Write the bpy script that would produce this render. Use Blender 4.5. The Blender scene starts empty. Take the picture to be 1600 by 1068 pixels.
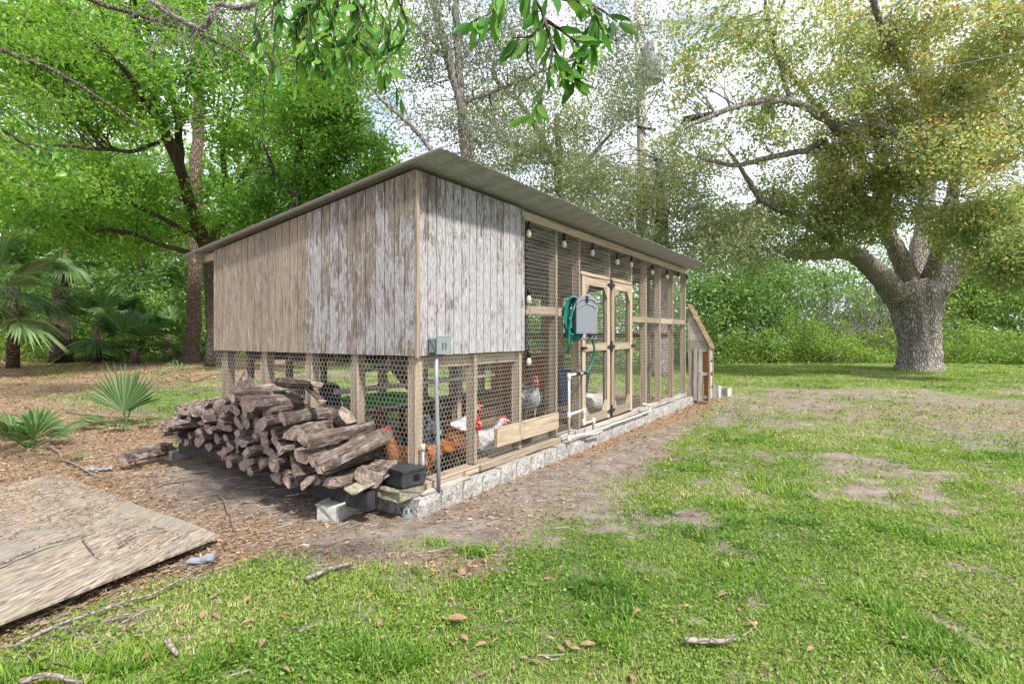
import bpy, math, random
import numpy as np
from mathutils import Vector, Matrix, noise as mnoise
random.seed(7); RNG = np.random.default_rng(7)
S = bpy.context.scene; COL = S.collection
R = math.radians
# ------------------------------------------------------------------ camera, sky, sun, exposure
FPX, CAMH, HY = 860.0, 1.28, 521.0
cam = bpy.data.objects.new('camera', bpy.data.cameras.new('camera')); COL.objects.link(cam)
cam.location = (0, 0, CAMH); cam.rotation_euler = (R(90), 0, 0)
cam.data.sensor_width = 36; cam.data.lens = 36*FPX/1600
cam.data.shift_y = -(534-HY)/1600; cam.data.clip_start = .05; cam.data.clip_end = 600
S.camera = cam
SUN_EL, SUN_AZ = 50, 142            # azimuth clockwise from +Y
w = bpy.data.worlds.new('World'); S.world = w; w.use_nodes = True
nt = w.node_tree; N = nt.nodes; L = nt.links; N.clear()
wo = N.new('ShaderNodeOutputWorld'); bg = N.new('ShaderNodeBackground'); bg.inputs[1].default_value = .1
sky = N.new('ShaderNodeTexSky'); sky.sky_type = 'NISHITA'; sky.sun_disc = False
sky.sun_elevation = R(SUN_EL); sky.sun_rotation = R(SUN_AZ); sky.air_density = 1.0; sky.dust_density = 1.0
tc = N.new('ShaderNodeTexCoord'); mp = N.new('ShaderNodeMapping'); mp.inputs['Scale'].default_value = (1, 1, 2.2)
mp.inputs['Location'].default_value = (3.1, 1.7, .4)
nz = N.new('ShaderNodeTexNoise'); nz.inputs['Scale'].default_value = 2.6; nz.inputs['Detail'].default_value = 7; nz.inputs['Roughness'].default_value = .55
cr = N.new('ShaderNodeValToRGB'); cr.color_ramp.elements[0].position = .28; cr.color_ramp.elements[1].position = .46
cr2 = N.new('ShaderNodeValToRGB'); e = cr2.color_ramp.elements
e[0].position = .4; e[0].color = (6.9, 7.0, 7.5, 1); e[1].position = .62; e[1].color = (4.9, 5.2, 6.0, 1)
mx = N.new('ShaderNodeMixRGB')
L.new(tc.outputs['Generated'], mp.inputs[0]); L.new(mp.outputs[0], nz.inputs['Vector'])
L.new(nz.outputs['Fac'], cr.inputs[0]); L.new(nz.outputs['Fac'], cr2.inputs[0])
L.new(cr.outputs[0], mx.inputs[0]); L.new(sky.outputs[0], mx.inputs[1]); L.new(cr2.outputs[0], mx.inputs[2])
L.new(mx.outputs[0], bg.inputs[0]); L.new(bg.outputs[0], wo.inputs[0])
sl = bpy.data.lights.new('sun', 'SUN'); sl.energy = 3.0; sl.angle = R(4); sl.color = (1, .95, .86)
so = bpy.data.objects.new('sun', sl); COL.objects.link(so); so.location = (20, -20, 30)
sd = Vector((math.sin(R(SUN_AZ))*math.cos(R(SUN_EL)), math.cos(R(SUN_AZ))*math.cos(R(SUN_EL)), math.sin(R(SUN_EL))))
so.rotation_euler = sd.to_track_quat('Z', 'Y').to_euler()
S.view_settings.view_transform = 'Standard'; S.view_settings.look = 'None'
S.view_settings.gamma = 1; S.view_settings.use_curve_mapping = False
S.view_settings.exposure = 1.25
S.cycles.max_bounces = 8; S.cycles.diffuse_bounces = 5; S.cycles.transmission_bounces = 6; S.cycles.transparent_max_bounces = 8

# ------------------------------------------------------------------ places
CX, CY = -.688, 3.945               # front corner of the coop
ANG = math.atan2(.845, .535)        # heading of the long side
UX, UY = math.cos(ANG), math.sin(ANG); VX, VY = -UY, UX
def wc(u, v, z=0): return (CX+UX*u+VX*v, CY+UY*u+VY*v, z)
def at(px, py, Y): return ((px-800)/FPX*Y, Y, CAMH-(py-HY)/FPX*Y)
def gp(px, py, z=0):
    Y = (CAMH-z)*FPX/(py-HY); return ((px-800)/FPX*Y, Y, z)
# ------------------------------------------------------------------ materials
def ramp(nt, fac, stops):
    r = nt.nodes.new('ShaderNodeValToRGB'); els = r.color_ramp.elements
    while len(els) < len(stops): els.new(.5)
    for e, (p, c) in zip(els, stops):
        e.position = p; e.color = (*c, 1) if len(c) == 3 else c
    nt.links.new(fac, r.inputs[0]); return r.outputs[0]
def noise(nt, scale, detail=4, rough=.6, sc=(1, 1, 1), coord='Object', dist=0, loc=(0, 0, 0)):
    t = nt.nodes.new('ShaderNodeTexCoord'); m = nt.nodes.new('ShaderNodeMapping'); m.inputs['Scale'].default_value = sc
    m.inputs['Location'].default_value = loc
    n = nt.nodes.new('ShaderNodeTexNoise'); n.inputs['Scale'].default_value = scale; n.inputs['Detail'].default_value = detail
    n.inputs['Roughness'].default_value = rough; n.inputs['Distortion'].default_value = dist
    nt.links.new(t.outputs[coord], m.inputs[0]); nt.links.new(m.outputs[0], n.inputs['Vector']); return n.outputs['Fac']
def mixc(nt, fac, a, b, mode='MIX'):
    m = nt.nodes.new('ShaderNodeMixRGB'); m.blend_type = mode
    for i, x in ((0, fac), (1, a), (2, b)):
        if isinstance(x, (int, float)): m.inputs[i].default_value = x
        elif isinstance(x, tuple): m.inputs[i].default_value = (*x, 1)
        else: nt.links.new(x, m.inputs[i])
    return m.outputs[0]
def mth(nt, op, a, b=0.0):
    m = nt.nodes.new('ShaderNodeMath'); m.operation = op
    for i, x in ((0, a), (1, b)):
        if isinstance(x, (int, float)): m.inputs[i].default_value = x
        else: nt.links.new(x, m.inputs[i])
    return m.outputs[0]
def attr(nt, name):
    a = nt.nodes.new('ShaderNodeAttribute'); a.attribute_name = name; return a.outputs['Fac']
def newmat(name, rough=.8, spec=.3):
    m = bpy.data.materials.new(name); m.use_nodes = True; nt = m.node_tree
    p = nt.nodes['Principled BSDF']; p.inputs['Roughness'].default_value = rough
    p.inputs['Specular IOR Level'].default_value = spec; return m, nt, p
def setc(nt, p, c):
    if isinstance(c, tuple): p.inputs['Base Color'].default_value = (*c, 1)
    else: nt.links.new(c, p.inputs['Base Color'])
def bump(nt, p, h, strength=.4, dist=.01):
    b = nt.nodes.new('ShaderNodeBump'); b.inputs['Strength'].default_value = strength; b.inputs['Distance'].default_value = dist
    nt.links.new(h, b.inputs['Height']); nt.links.new(b.outputs[0], p.inputs['Normal'])
def plain(name, col, rough=.6, var=.25, scale=20, metal=0, spec=.3, bmp=.15):
    m, nt, p = newmat(name, rough, spec); p.inputs['Metallic'].default_value = metal
    n = noise(nt, scale, 5)
    setc(nt, p, ramp(nt, n, [(.3, tuple(c*(1-var) for c in col)), (.7, tuple(min(1, c*(1+var)) for c in col))]))
    if bmp: bump(nt, p, n, bmp, .004)
    return m
def wood(name, dark, light, grain=(60, 60, 2.5), grey=None, rnd=True, bmp=.35):
    """sawn timber; the grain runs along the axis with the small scale"""
    m, nt, p = newmat(name, .82, .2)
    g = noise(nt, 1, 6, .65, grain, dist=.6)
    g2 = noise(nt, 1, 3, .5, tuple(x*.25 for x in grain), loc=(4, 2, 1))
    c = ramp(nt, g, [(.33, dark), (.62, light)])
    c = mixc(nt, ramp(nt, g2, [(.35, (0, 0, 0)), (.7, (.55, .55, .55))]), c, grey or tuple(x*.55 for x in dark))
    k = noise(nt, 6, 2, .5, (1, 1, .6)); c = mixc(nt, ramp(nt, k, [(.68, (0, 0, 0)), (.74, (.6, .6, .6))]), c, tuple(x*.45 for x in dark))
    if rnd:
        oi = nt.nodes.new('ShaderNodeObjectInfo')
        h = nt.nodes.new('ShaderNodeHueSaturation'); nt.links.new(c, h.inputs['Color'])
        nt.links.new(mth(nt, 'MULTIPLY_ADD', oi.outputs['Random'], .5), h.inputs['Value'])
        h.inputs['Value'].default_value = 1
        mm = h.inputs['Value'].links[0].from_node; mm.inputs[2].default_value = .75
        c = h.outputs[0]
    setc(nt, p, c); bump(nt, p, g, bmp, .004); return m
M = {}
M['lumber'] = wood('weathered_lumber', (.19, .14, .095), (.42, .335, .24), grey=(.3, .27, .23))
M['lumber_h'] = wood('weathered_lumber_level', (.19, .14, .095), (.42, .335, .24), (2.5, 60, 60), grey=(.3, .27, .23))
M['dark_wood_h'] = wood('dark_timber_level', (.1, .07, .045), (.24, .17, .1), (2.5, 50, 50))  # darker brown timber, grain running level
M['shade_wood_v'] = wood('shade_dark_timber', (.05, .035, .025), (.15, .105, .07), (50, 50, 2.5))  # timber coloured extra dark to stand in for interior shade
M['orange_wood'] = wood('orange_plywood', (.3, .12, .04), (.5, .24, .1), (40, 40, 2))
M['old_grey'] = wood('old_grey_board', (.2, .17, .15), (.5, .46, .42), (50, 50, 2.5), grey=(.3, .27, .25))
M['old_grey_h'] = wood('old_grey_board_level', (.2, .17, .15), (.5, .46, .42), (2.5, 50, 50), grey=(.3, .27, .25))
def siding(name, paint, tan):
    """rough-sawn plywood: raised grain, paint flaking off in patches; strip is a per-board random value"""
    m, nt, p = newmat(name, .88, .15); st = attr(nt, 'strip')
    t = nt.nodes.new('ShaderNodeTexCoord'); cx_ = nt.nodes.new('ShaderNodeVectorMath'); cx_.operation = 'ADD'
    cmb = nt.nodes.new('ShaderNodeCombineXYZ'); nt.links.new(mth(nt, 'MULTIPLY', st, 9), cmb.inputs[2]); nt.links.new(t.outputs['Object'], cx_.inputs[0]); nt.links.new(cmb.outputs[0], cx_.inputs[1])
    def nz_(sc, det, ro, dist=0, shift=True):
        mp_ = nt.nodes.new('ShaderNodeMapping'); mp_.inputs['Scale'].default_value = sc
        n_ = nt.nodes.new('ShaderNodeTexNoise'); n_.inputs['Scale'].default_value = 1; n_.inputs['Detail'].default_value = det; n_.inputs['Roughness'].default_value = ro; n_.inputs['Distortion'].default_value = dist
        nt.links.new(cx_.outputs[0] if shift else t.outputs['Object'], mp_.inputs[0]); nt.links.new(mp_.outputs[0], n_.inputs['Vector']); return n_.outputs['Fac']
    grain = nz_((34, 34, 3.2), 9, .75, 1.6); fine = nz_((110, 110, 14), 6, .75, .4); patch = nz_((4.5, 4.5, 2.2), 9, .74, .8, False); blot = nz_((1.5, 1.5, 1.3), 4, .6, 0, False)
    gg_ = mth(nt, 'ADD', mth(nt, 'MULTIPLY', grain, .65), mth(nt, 'MULTIPLY', fine, .35))
    dark = ramp(nt, gg_, [(.37, (.045, .035, .03)), (.46, (.13, .107, .093)), (.58, (.26, .225, .2))])
    tn = ramp(nt, gg_, [(.36, (.09, .07, .053)), (.46, (.23, .185, .14)), (.6, (.4, .34, .27))])
    c = mixc(nt, ramp(nt, blot, [(.35, (tan*.5,)*3), (.62, (min(1, tan*1.3),)*3)]), dark, tn)
    pm = mth(nt, 'ADD', mth(nt, 'MULTIPLY', patch, .5), mth(nt, 'MULTIPLY', gg_, .5)); pm = mth(nt, 'ADD', pm, mth(nt, 'MULTIPLY', mth(nt, 'SUBTRACT', st, .5), .07))
    sx = nt.nodes.new('ShaderNodeSeparateXYZ'); nt.links.new(t.outputs['Object'], sx.inputs[0])
    hz = nt.nodes.new('ShaderNodeMapRange'); nt.links.new(sx.outputs['Z'], hz.inputs[0])
    hz.inputs[1].default_value = 2.0; hz.inputs[2].default_value = 2.45; hz.inputs[3].default_value = 0; hz.inputs[4].default_value = -.05
    pm = mth(nt, 'ADD', pm, hz.outputs[0])
    pc = ramp(nt, fine, [(.36, (.17, .16, .155)), (.47, (.32, .31, .32)), (.6, (.48, .485, .52))])
    c = mixc(nt, ramp(nt, pm, [(1-paint-.025, (0, 0, 0)), (1-paint+.025, (.85, .85, .85))]), c, pc)
    setc(nt, p, c); bump(nt, p, mth(nt, 'ADD', gg_, mth(nt, 'MULTIPLY', pm, .6)), .9, .005); return m
M['siding_tan'] = siding('tan_weathered_siding', .405, .9)
M['siding_mix'] = siding('half_peeled_siding', .49, .25)
M['siding_white'] = siding('white_peeling_siding', .53, .0)
def metal(name, col, rough=.45, metallic=.8):
    m, nt, p = newmat(name, rough, .5); p.inputs['Metallic'].default_value = metallic
    n = noise(nt, 9, 6, .6, (1, 3, 1)); setc(nt, p, ramp(nt, n, [(.3, tuple(c*.72 for c in col)), (.7, col)])); return m
M['roof'] = metal('galvanised_roof_sheet', (.37, .37, .38), .55, .35)
M['wire'] = metal('galvanised_wire', (.62, .6, .56), .5, .5)
M['conduit'] = metal('grey_conduit', (.3, .32, .34), .5, .3)
M['box_grey'] = plain('grey_box_plastic', (.2, .24, .24), .5, .1)
M['reel_grey'] = plain('grey_reel_plastic', (.19, .21, .24), .5, .12, 40)
M['black_iron'] = plain('black_iron', (.018, .018, .03), .5, .3)
M['hose'] = plain('green_hose', (.01, .16, .13), .35, .25, 30)
M['pvc'] = plain('white_pipe', (.5, .48, .43), .4, .12, 15)
M['black_plastic'] = plain('black_box_plastic', (.035, .04, .045), .45, .4, 30)
M['hole'] = plain('black_recess', (.004, .004, .004), .9, .1)  # near-black: painted darkness for the hole discs, also the eyes
M['tray'] = plain('green_tray_plastic', (.06, .3, .05), .45, .2)
M['yellow'] = plain('yellow_plastic', (.6, .33, .03), .5, .2)
M['blue'] = plain('blue_plastic', (.05, .11, .26), .5, .2)
M['socket'] = plain('black_socket', (.012, .012, .012), .4, .2)
M['cord'] = plain('black_cord', (.015, .015, .015), .6, .2)
mg, ng, pg = newmat('clear_bulb_glass', .05, .5); setc(ng, pg, (.9, .88, .82)); pg.inputs['Transmission Weight'].default_value = .55; M['bulb'] = mg
def stone(name, a, b, scale=30, spot=None, bmp=.8):
    m, nt, p = newmat(name, .92, .2); n = noise(nt, scale, 8, .7); c = ramp(nt, n, [(.36, a), (.62, b)])
    n2 = noise(nt, scale*.15, 3); c = mixc(nt, ramp(nt, n2, [(.4, (0, 0, 0)), (.7, (.5, .5, .5))]), c, tuple(x*.8 for x in a))
    if spot:
        n3 = noise(nt, scale*2.2, 3, .6, loc=(5, 5, 5)); c = mixc(nt, ramp(nt, n3, [(.54, (0, 0, 0)), (.6, (.85, .85, .85))]), c, spot)
    setc(nt, p, c); bump(nt, p, n, bmp, .008); return m
M['block'] = stone('split_face_block', (.24, .23, .22), (.5, .48, .46), 40, (.07, .065, .06), .9)
M['concrete'] = stone('grey_concrete', (.38, .37, .35), (.56, .55, .52), 25, None, .4)
M['slab'] = stone('mossy_slab', (.17, .15, .11), (.36, .33, .26), 22, (.14, .16, .08))
def bark(name, a, b, c3, sc=(9, 9, 2.2), scale=3, bmp=1, dist=.05):
    m, nt, p = newmat(name, .92, .15)
    n = noise(nt, scale, 8, .7, sc, dist=.8)
    t = nt.nodes.new('ShaderNodeTexCoord'); mpn = nt.nodes.new('ShaderNodeMapping'); mpn.inputs['Scale'].default_value = sc
    v = nt.nodes.new('ShaderNodeTexVoronoi'); v.feature = 'DISTANCE_TO_EDGE'; v.inputs['Scale'].default_value = scale*.8
    nt.links.new(t.outputs['Object'], mpn.inputs[0])
    wn = nt.nodes.new('ShaderNodeMixRGB'); wn.inputs[0].default_value = .12
    nn = nt.nodes.new('ShaderNodeTexNoise'); nn.inputs['Scale'].default_value = 2; nt.links.new(mpn.outputs[0], nn.inputs['Vector'])
    nt.links.new(mpn.outputs[0], wn.inputs[1]); nt.links.new(nn.outputs['Color'], wn.inputs[2]); nt.links.new(wn.outputs[0], v.inputs['Vector'])
    c = ramp(nt, n, [(.3, a), (.65, b)])
    c = mixc(nt, ramp(nt, v.outputs['Distance'], [(0, (.85, .85, .85)), (.16, (0, 0, 0))]), c, tuple(x*.35 for x in a))
    n2 = noise(nt, .8, 4, .6); c = mixc(nt, ramp(nt, n2, [(.5, (0, 0, 0)), (.68, (.6, .6, .6))]), c, c3)
    setc(nt, p, c)
    h = mth(nt, 'ADD', ramp(nt, v.outputs['Distance'], [(0, (0, 0, 0)), (.25, (1, 1, 1))]), mth(nt, 'MULTIPLY', n, .6))
    bump(nt, p, h, bmp, dist); return m
M['oak_bark'] = bark('grey_oak_bark', (.24, .21, .19), (.58, .53, .49), (.2, .17, .15), (7, 7, 2.0), 3.2)
M['pine_bark'] = bark('reddish_pine_bark', (.15, .1, .075), (.34, .26, .2), (.15, .12, .1))
M['dark_bark'] = bark('dark_bark', (.09, .075, .06), (.26, .21, .17), (.1, .11, .06))
M['grey_bark'] = bark('pale_grey_bark', (.17, .155, .145), (.34, .31, .29), (.16, .17, .13), bmp=.5)
M['palm_bark'] = bark('palm_bark', (.1, .07, .05), (.27, .2, .15), (.12, .09, .07), (4, 4, 9), 2)
def logmat():
    m, nt, p = newmat('weathered_log_wood', .9, .15)
    g = noise(nt, 1, 7, .7, (3, 46, 46), dist=.8)
    c = ramp(nt, g, [(.34, (.018, .013, .012)), (.47, (.1, .075, .066)), (.6, (.22, .175, .155)), (.7, (.38, .33, .29))])
    oi = nt.nodes.new('ShaderNodeObjectInfo')
    t = nt.nodes.new('ShaderNodeValToRGB'); es = t.color_ramp.elements; es[0].color = (.6, .56, .57, 1); es[1].color = (1.12, 1.1, 1.06, 1)
    nt.links.new(oi.outputs['Random'], t.inputs[0]); c = mixc(nt, 1.0, c, t.outputs[0], 'MULTIPLY')
    n2 = noise(nt, 7, 4, .6); c = mixc(nt, ramp(nt, n2, [(.56, (0, 0, 0)), (.68, (.65, .65, .65))]), c, (.2, .19, .12))
    n4 = noise(nt, 11, 5, .7, (1, 2, 2), loc=(7, 7, 7)); c = mixc(nt, ramp(nt, n4, [(.5, (0, 0, 0)), (.6, (.7, .7, .7))]), c, (.33, .29, .27))
    setc(nt, p, c); bump(nt, p, mth(nt, 'ADD', g, n4), 1, .016); return m
M['log'] = logmat()
def logend():
    m, nt, p = newmat('cut_log_end', .9, .15)
    t = nt.nodes.new('ShaderNodeTexCoord'); wv = nt.nodes.new('ShaderNodeTexWave'); wv.wave_type = 'RINGS'; wv.rings_direction = 'X'
    wv.inputs['Scale'].default_value = 14; wv.inputs['Distortion'].default_value = 5; wv.inputs['Detail'].default_value = 3
    nt.links.new(t.outputs['Object'], wv.inputs['Vector'])
    n = noise(nt, 30, 6, .7)
    c = mixc(nt, .35, ramp(nt, n, [(.3, (.1, .08, .07)), (.6, (.4, .33, .29)), (.75, (.5, .43, .38))]), wv.outputs['Color'], 'MULTIPLY')
    oi = nt.nodes.new('ShaderNodeObjectInfo'); c = mixc(nt, mth(nt, 'MULTIPLY', oi.outputs['Random'], .4), c, (.3, .2, .15))
    setc(nt, p, c); bump(nt, p, n, .8, .008); return m
M['log_end'] = logend()
M['char_beam'] = plain('black_stained_beam', (.03, .03, .034), .6, .6, 12, bmp=.5)
def leafmat(name, stops, trans=.45, rough=.5, tint=(1.12, 1.2, .65)):
    """per-leaf colour from the face attribute rnd"""
    m = bpy.data.materials.new(name); m.use_nodes = True; nt = m.node_tree; nt.nodes.remove(nt.nodes['Principled BSDF'])
    o = nt.nodes['Material Output']; c = ramp(nt, attr(nt, 'rnd'), stops)
    d = nt.nodes.new('ShaderNodeBsdfDiffuse'); t = nt.nodes.new('ShaderNodeBsdfTranslucent'); g = nt.nodes.new('ShaderNodeBsdfGlossy')
    g.inputs['Roughness'].default_value = rough; g.inputs['Color'].default_value = (.8, .8, .8, 1)
    nt.links.new(c, d.inputs[0])
    tc_ = mixc(nt, 1.0, c, tint, 'MULTIPLY'); nt.links.new(tc_, t.inputs[0])
    a = nt.nodes.new('ShaderNodeMixShader'); a.inputs[0].default_value = trans; nt.links.new(d.outputs[0], a.inputs[1]); nt.links.new(t.outputs[0], a.inputs[2])
    b = nt.nodes.new('ShaderNodeMixShader'); b.inputs[0].default_value = .025; nt.links.new(a.outputs[0], b.inputs[1]); nt.links.new(g.outputs[0], b.inputs[2])
    nt.links.new(b.outputs[0], o.inputs[0]); return m
def shades(*cs): return [(i/max(1, len(cs)-1), c) for i, c in enumerate(cs)]
M['leaf_bright'] = leafmat('bright_green_leaves', shades((.05, .15, .02), (.13, .31, .035), (.23, .42, .06), (.37, .52, .1)), .62, tint=(1.14, 1.2, .62))
M['leaf_green'] = leafmat('fresh_green_leaves', shades((.06, .16, .02), (.12, .29, .03), (.2, .39, .05), (.3, .46, .08)), .55)
M['leaf_dark'] = leafmat('dark_green_leaves', shades((.04, .1, .02), (.09, .2, .03), (.16, .3, .05)), .5)
M['leaf_olive'] = leafmat('olive_oak_leaves', shades((.15, .21, .09), (.28, .34, .17), (.4, .43, .26), (.52, .5, .36)), .6, tint=(1.06, 1.13, .8))
M['leaf_oak'] = leafmat('yellowing_oak_leaves', [(0, (.14, .23, .08)), (.35, (.28, .37, .14)), (.62, (.44, .47, .2)), (.86, (.58, .55, .27)), (.95, (.6, .44, .14)), (1, (.58, .27, .07))], .58, tint=(1.08, 1.13, .75))
M['leaf_grey'] = leafmat('grey_green_sparse_leaves', shades((.13, .18, .1), (.25, .3, .18), (.39, .41, .3)), .5, tint=(1, 1.03, 1))
M['leaf_hedge'] = leafmat('hedge_leaves', shades((.06, .13, .04), (.13, .24, .07), (.22, .34, .1), (.32, .42, .15)), .45)
M['leaf_weed'] = leafmat('lime_weed_leaves', shades((.1, .17, .03), (.2, .31, .06), (.34, .43, .12)), .45)
M['frond'] = leafmat('palm_fronds', shades((.045, .11, .035), (.12, .22, .07), (.3, .38, .22)), .35, .35)
M['frond_dry'] = leafmat('dry_palm_fronds', shades((.2, .14, .07), (.34, .26, .15)), .3)
M['grass'] = leafmat('lawn_blades', [(0, (.055, .14, .012)), (.3, (.12, .26, .018)), (.58, (.23, .36, .035)), (.8, (.36, .4, .11)), (1, (.5, .44, .29))], .4)
M['litter'] = leafmat('dead_leaves', shades((.12, .065, .04), (.24, .14, .08), (.33, .215, .13), (.44, .33, .23)), .15)
M['twig'] = leafmat('dry_twigs', shades((.2, .16, .13), (.33, .28, .24), (.46, .41, .36)), 0)
def groundmat():
    m, nt, p = newmat('ground_soil_and_turf', .95, .1)
    g = attr(nt, 'grass'); lt = attr(nt, 'litter')
    n1 = noise(nt, 5, 8, .7); n2 = noise(nt, 60, 5, .7); n3 = noise(nt, 1.3, 4, .6)
    soil = ramp(nt, n1, [(.3, (.16, .13, .11)), (.5, (.29, .24, .2)), (.7, (.42, .365, .32))])
    lit = ramp(nt, n2, [(.3, (.15, .09, .06)), (.5, (.32, .22, .14)), (.7, (.47, .36, .26))])
    tur = ramp(nt, n2, [(.3, (.07, .09, .03)), (.5, (.16, .21, .06)), (.68, (.31, .31, .16))])
    tur = mixc(nt, ramp(nt, n3, [(.4, (0, 0, 0)), (.65, (.5, .5, .5))]), tur, (.17, .2, .07))
    c = mixc(nt, ramp(nt, mth(nt, 'ADD', lt, mth(nt, 'MULTIPLY', mth(nt, 'SUBTRACT', n1, .5), .9)), [(.3, (0, 0, 0)), (.6, (1, 1, 1))]), soil, lit)
    c = mixc(nt, ramp(nt, mth(nt, 'ADD', g, mth(nt, 'MULTIPLY', mth(nt, 'SUBTRACT', n2, .5), .8)), [(.35, (0, 0, 0)), (.75, (1, 1, 1))]), c, tur)
    setc(nt, p, c); bump(nt, p, mth(nt, 'ADD', n2, mth(nt, 'MULTIPLY', n1, 2)), 1.0, .03); return m
M['ground'] = groundmat()
# ------------------------------------------------------------------ mesh helpers
class MB:
    def __init__(s): s.v = []; s.f = []; s.mi = []
    def add(s, vs, fs, mi=0):
        b = len(s.v); s.v += [tuple(x) for x in vs]; s.f += [tuple(b+i for i in f) for f in fs]; s.mi += [mi]*len(fs); return s
    def box(s, x0, x1, y0, y1, z0, z1, mi=0):
        return s.add([(x0, y0, z0), (x1, y0, z0), (x1, y1, z0), (x0, y1, z0), (x0, y0, z1), (x1, y0, z1), (x1, y1, z1), (x0, y1, z1)],
                     [(0, 3, 2, 1), (4, 5, 6, 7), (0, 1, 5, 4), (1, 2, 6, 5), (2, 3, 7, 6), (3, 0, 4, 7)], mi)
    def rough(s, x0, x1, y0, y1, z0, z1, j=.004, mi=0, seed=None, n=4):
        """a sawn or cast block with worn, wavering edges; subdivided along its longest side"""
        rr = random.Random(seed if seed is not None else random.random())
        d = (x1-x0, y1-y0, z1-z0); ax = d.index(max(d)); rings = []
        b = min(d)*.12
        for i in range(n+1):
            t = i/n; o = [(-1, -1), (1, -1), (1, 1), (-1, 1)]; ring = []
            oth = [k for k in range(3) if k != ax]
            for sx, sy in o:
                for bx, by in (((b, 0), (0, b)) if sx*sy > 0 else ((0, b), (b, 0))):
                    q = [0, 0, 0]; q[ax] = (x0, y0, z0)[ax]+d[ax]*t
                    for k, sg, bb in ((oth[0], sx, bx), (oth[1], sy, by)):
                        lo, hi = (x0, y0, z0)[k], (x1, y1, z1)[k]
                        q[k] = (hi-bb if sg > 0 else lo+bb)+rr.uniform(-j, j)
                    ring.append(q)
            rings.append(ring)
        vs = [p for r in rings for p in r]; fs = []
        for i in range(n):
            for k in range(8):
                a = i*8+k; c = i*8+(k+1) % 8; f = (a, c, c+8, a+8); fs.append(f if ax != 1 else f[::-1])
        e0 = tuple(range(7, -1, -1)); e1 = tuple(n*8+k for k in range(8))
        fs += [e0, e1] if ax != 1 else [e0[::-1], e1[::-1]]
        return s.add(vs, fs, mi)
    def tube(s, path, rad, sides=8, jit=0, caps=True, mi=0, flute=None):
        P = [Vector(p) for p in path]; n = len(P)
        if isinstance(rad, (int, float)): rad = [rad]*n
        up = Vector((0, 0, 1)); t0 = (P[1]-P[0]).normalized()
        if abs(t0.z) > .9: up = Vector((1, 0, 0))
        a = t0.cross(up).normalized(); vs = []
        for i in range(n):
            t = (P[min(i+1, n-1)]-P[max(i-1, 0)]).normalized()
            a = (a-t*a.dot(t)).normalized(); b = t.cross(a)
            for k in range(sides):
                th = 2*math.pi*k/sides; r = rad[i]*(1+random.uniform(-jit, jit))
                if flute: r *= flute(th, i/(n-1))
                vs.append(P[i]+a*math.cos(th)*r+b*math.sin(th)*r)
        fs = [(i*sides+k, i*sides+(k+1) % sides, (i+1)*sides+(k+1) % sides, (i+1)*sides+k) for i in range(n-1) for k in range(sides)]
        if caps: fs += [tuple(range(sides-1, -1, -1)), tuple((n-1)*sides+k for k in range(sides))]
        return s.add(vs, fs, mi)
    def prism(s, pts, axis, a0, a1, mi=0):
        """polygon pts (2-D) extruded along axis"""
        def mk(p, a): q = list(p); q.insert(axis, a); return q
        n = len(pts); vs = [mk(p, a0) for p in pts]+[mk(p, a1) for p in pts]
        return s.add(vs, [tuple(range(n)), tuple(range(2*n-1, n-1, -1))]+[(k, k+n, (k+1) % n+n, (k+1) % n) for k in range(n)], mi)
    def build(s, name, mat, parent=None, smooth=False, off=(0, 0, 0)):
        me = bpy.data.meshes.new(name)
        me.from_pydata([(x-off[0], y-off[1], z-off[2]) for x, y, z in s.v], [], s.f)
        for m in (mat if isinstance(mat, (list, tuple)) else [mat]): me.materials.append(M[m] if isinstance(m, str) else m)
        if any(s.mi): me.polygons.foreach_set('material_index', s.mi)
        import bmesh
        bm = bmesh.new(); bm.from_mesh(me); bmesh.ops.recalc_face_normals(bm, faces=bm.faces); bm.to_mesh(me); bm.free()
        if smooth: me.polygons.foreach_set('use_smooth', [True]*len(me.polygons))
        o = bpy.data.objects.new(name, me); COL.objects.link(o)
        if parent: o.parent = parent
        return o
def tag(o, label=None, cat=None, group=None, kind=None):
    for k, v in (('label', label), ('category', cat), ('group', group), ('kind', kind)):
        if v: o[k] = v
    return o
def thing(name, label, cat, loc=(0, 0, 0), rz=0, group=None):
    o = bpy.data.objects.new(name, None); COL.objects.link(o); o.location = loc; o.rotation_euler = (0, 0, rz)
    o.empty_display_size = .1; return tag(o, label, cat, group)
def cthing(name, label, cat, u, v, z, group=None): return thing(name, label, cat, wc(u, v, z), ANG, group)
def place(mesh_obj, parent=None, loc=(0, 0, 0), rot=(0, 0, 0), sc=1):
    o = mesh_obj.copy(); COL.objects.link(o); o.parent = parent; o.location = loc; o.rotation_euler = rot; o.scale = (sc,)*3; return o
def quads(name, V, rnd, mat, parent=None):
    """V: (n,k,3) array of separate k-gons, rnd: (n,) per-face value"""
    n, k, _ = V.shape; me = bpy.data.meshes.new(name)
    me.vertices.add(n*k); me.vertices.foreach_set('co', V.astype(np.float32).ravel())
    me.loops.add(n*k); me.loops.foreach_set('vertex_index', np.arange(n*k, dtype=np.int32))
    me.polygons.add(n); me.polygons.foreach_set('loop_start', np.arange(0, n*k, k, dtype=np.int32))
    a = me.attributes.new('rnd', 'FLOAT', 'FACE'); a.data.foreach_set('value', rnd.astype(np.float32))
    me.materials.append(M[mat]); me.update(calc_edges=True)
    o = bpy.data.objects.new(name, me); COL.objects.link(o)
    if parent: o.parent = parent
    return o
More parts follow.
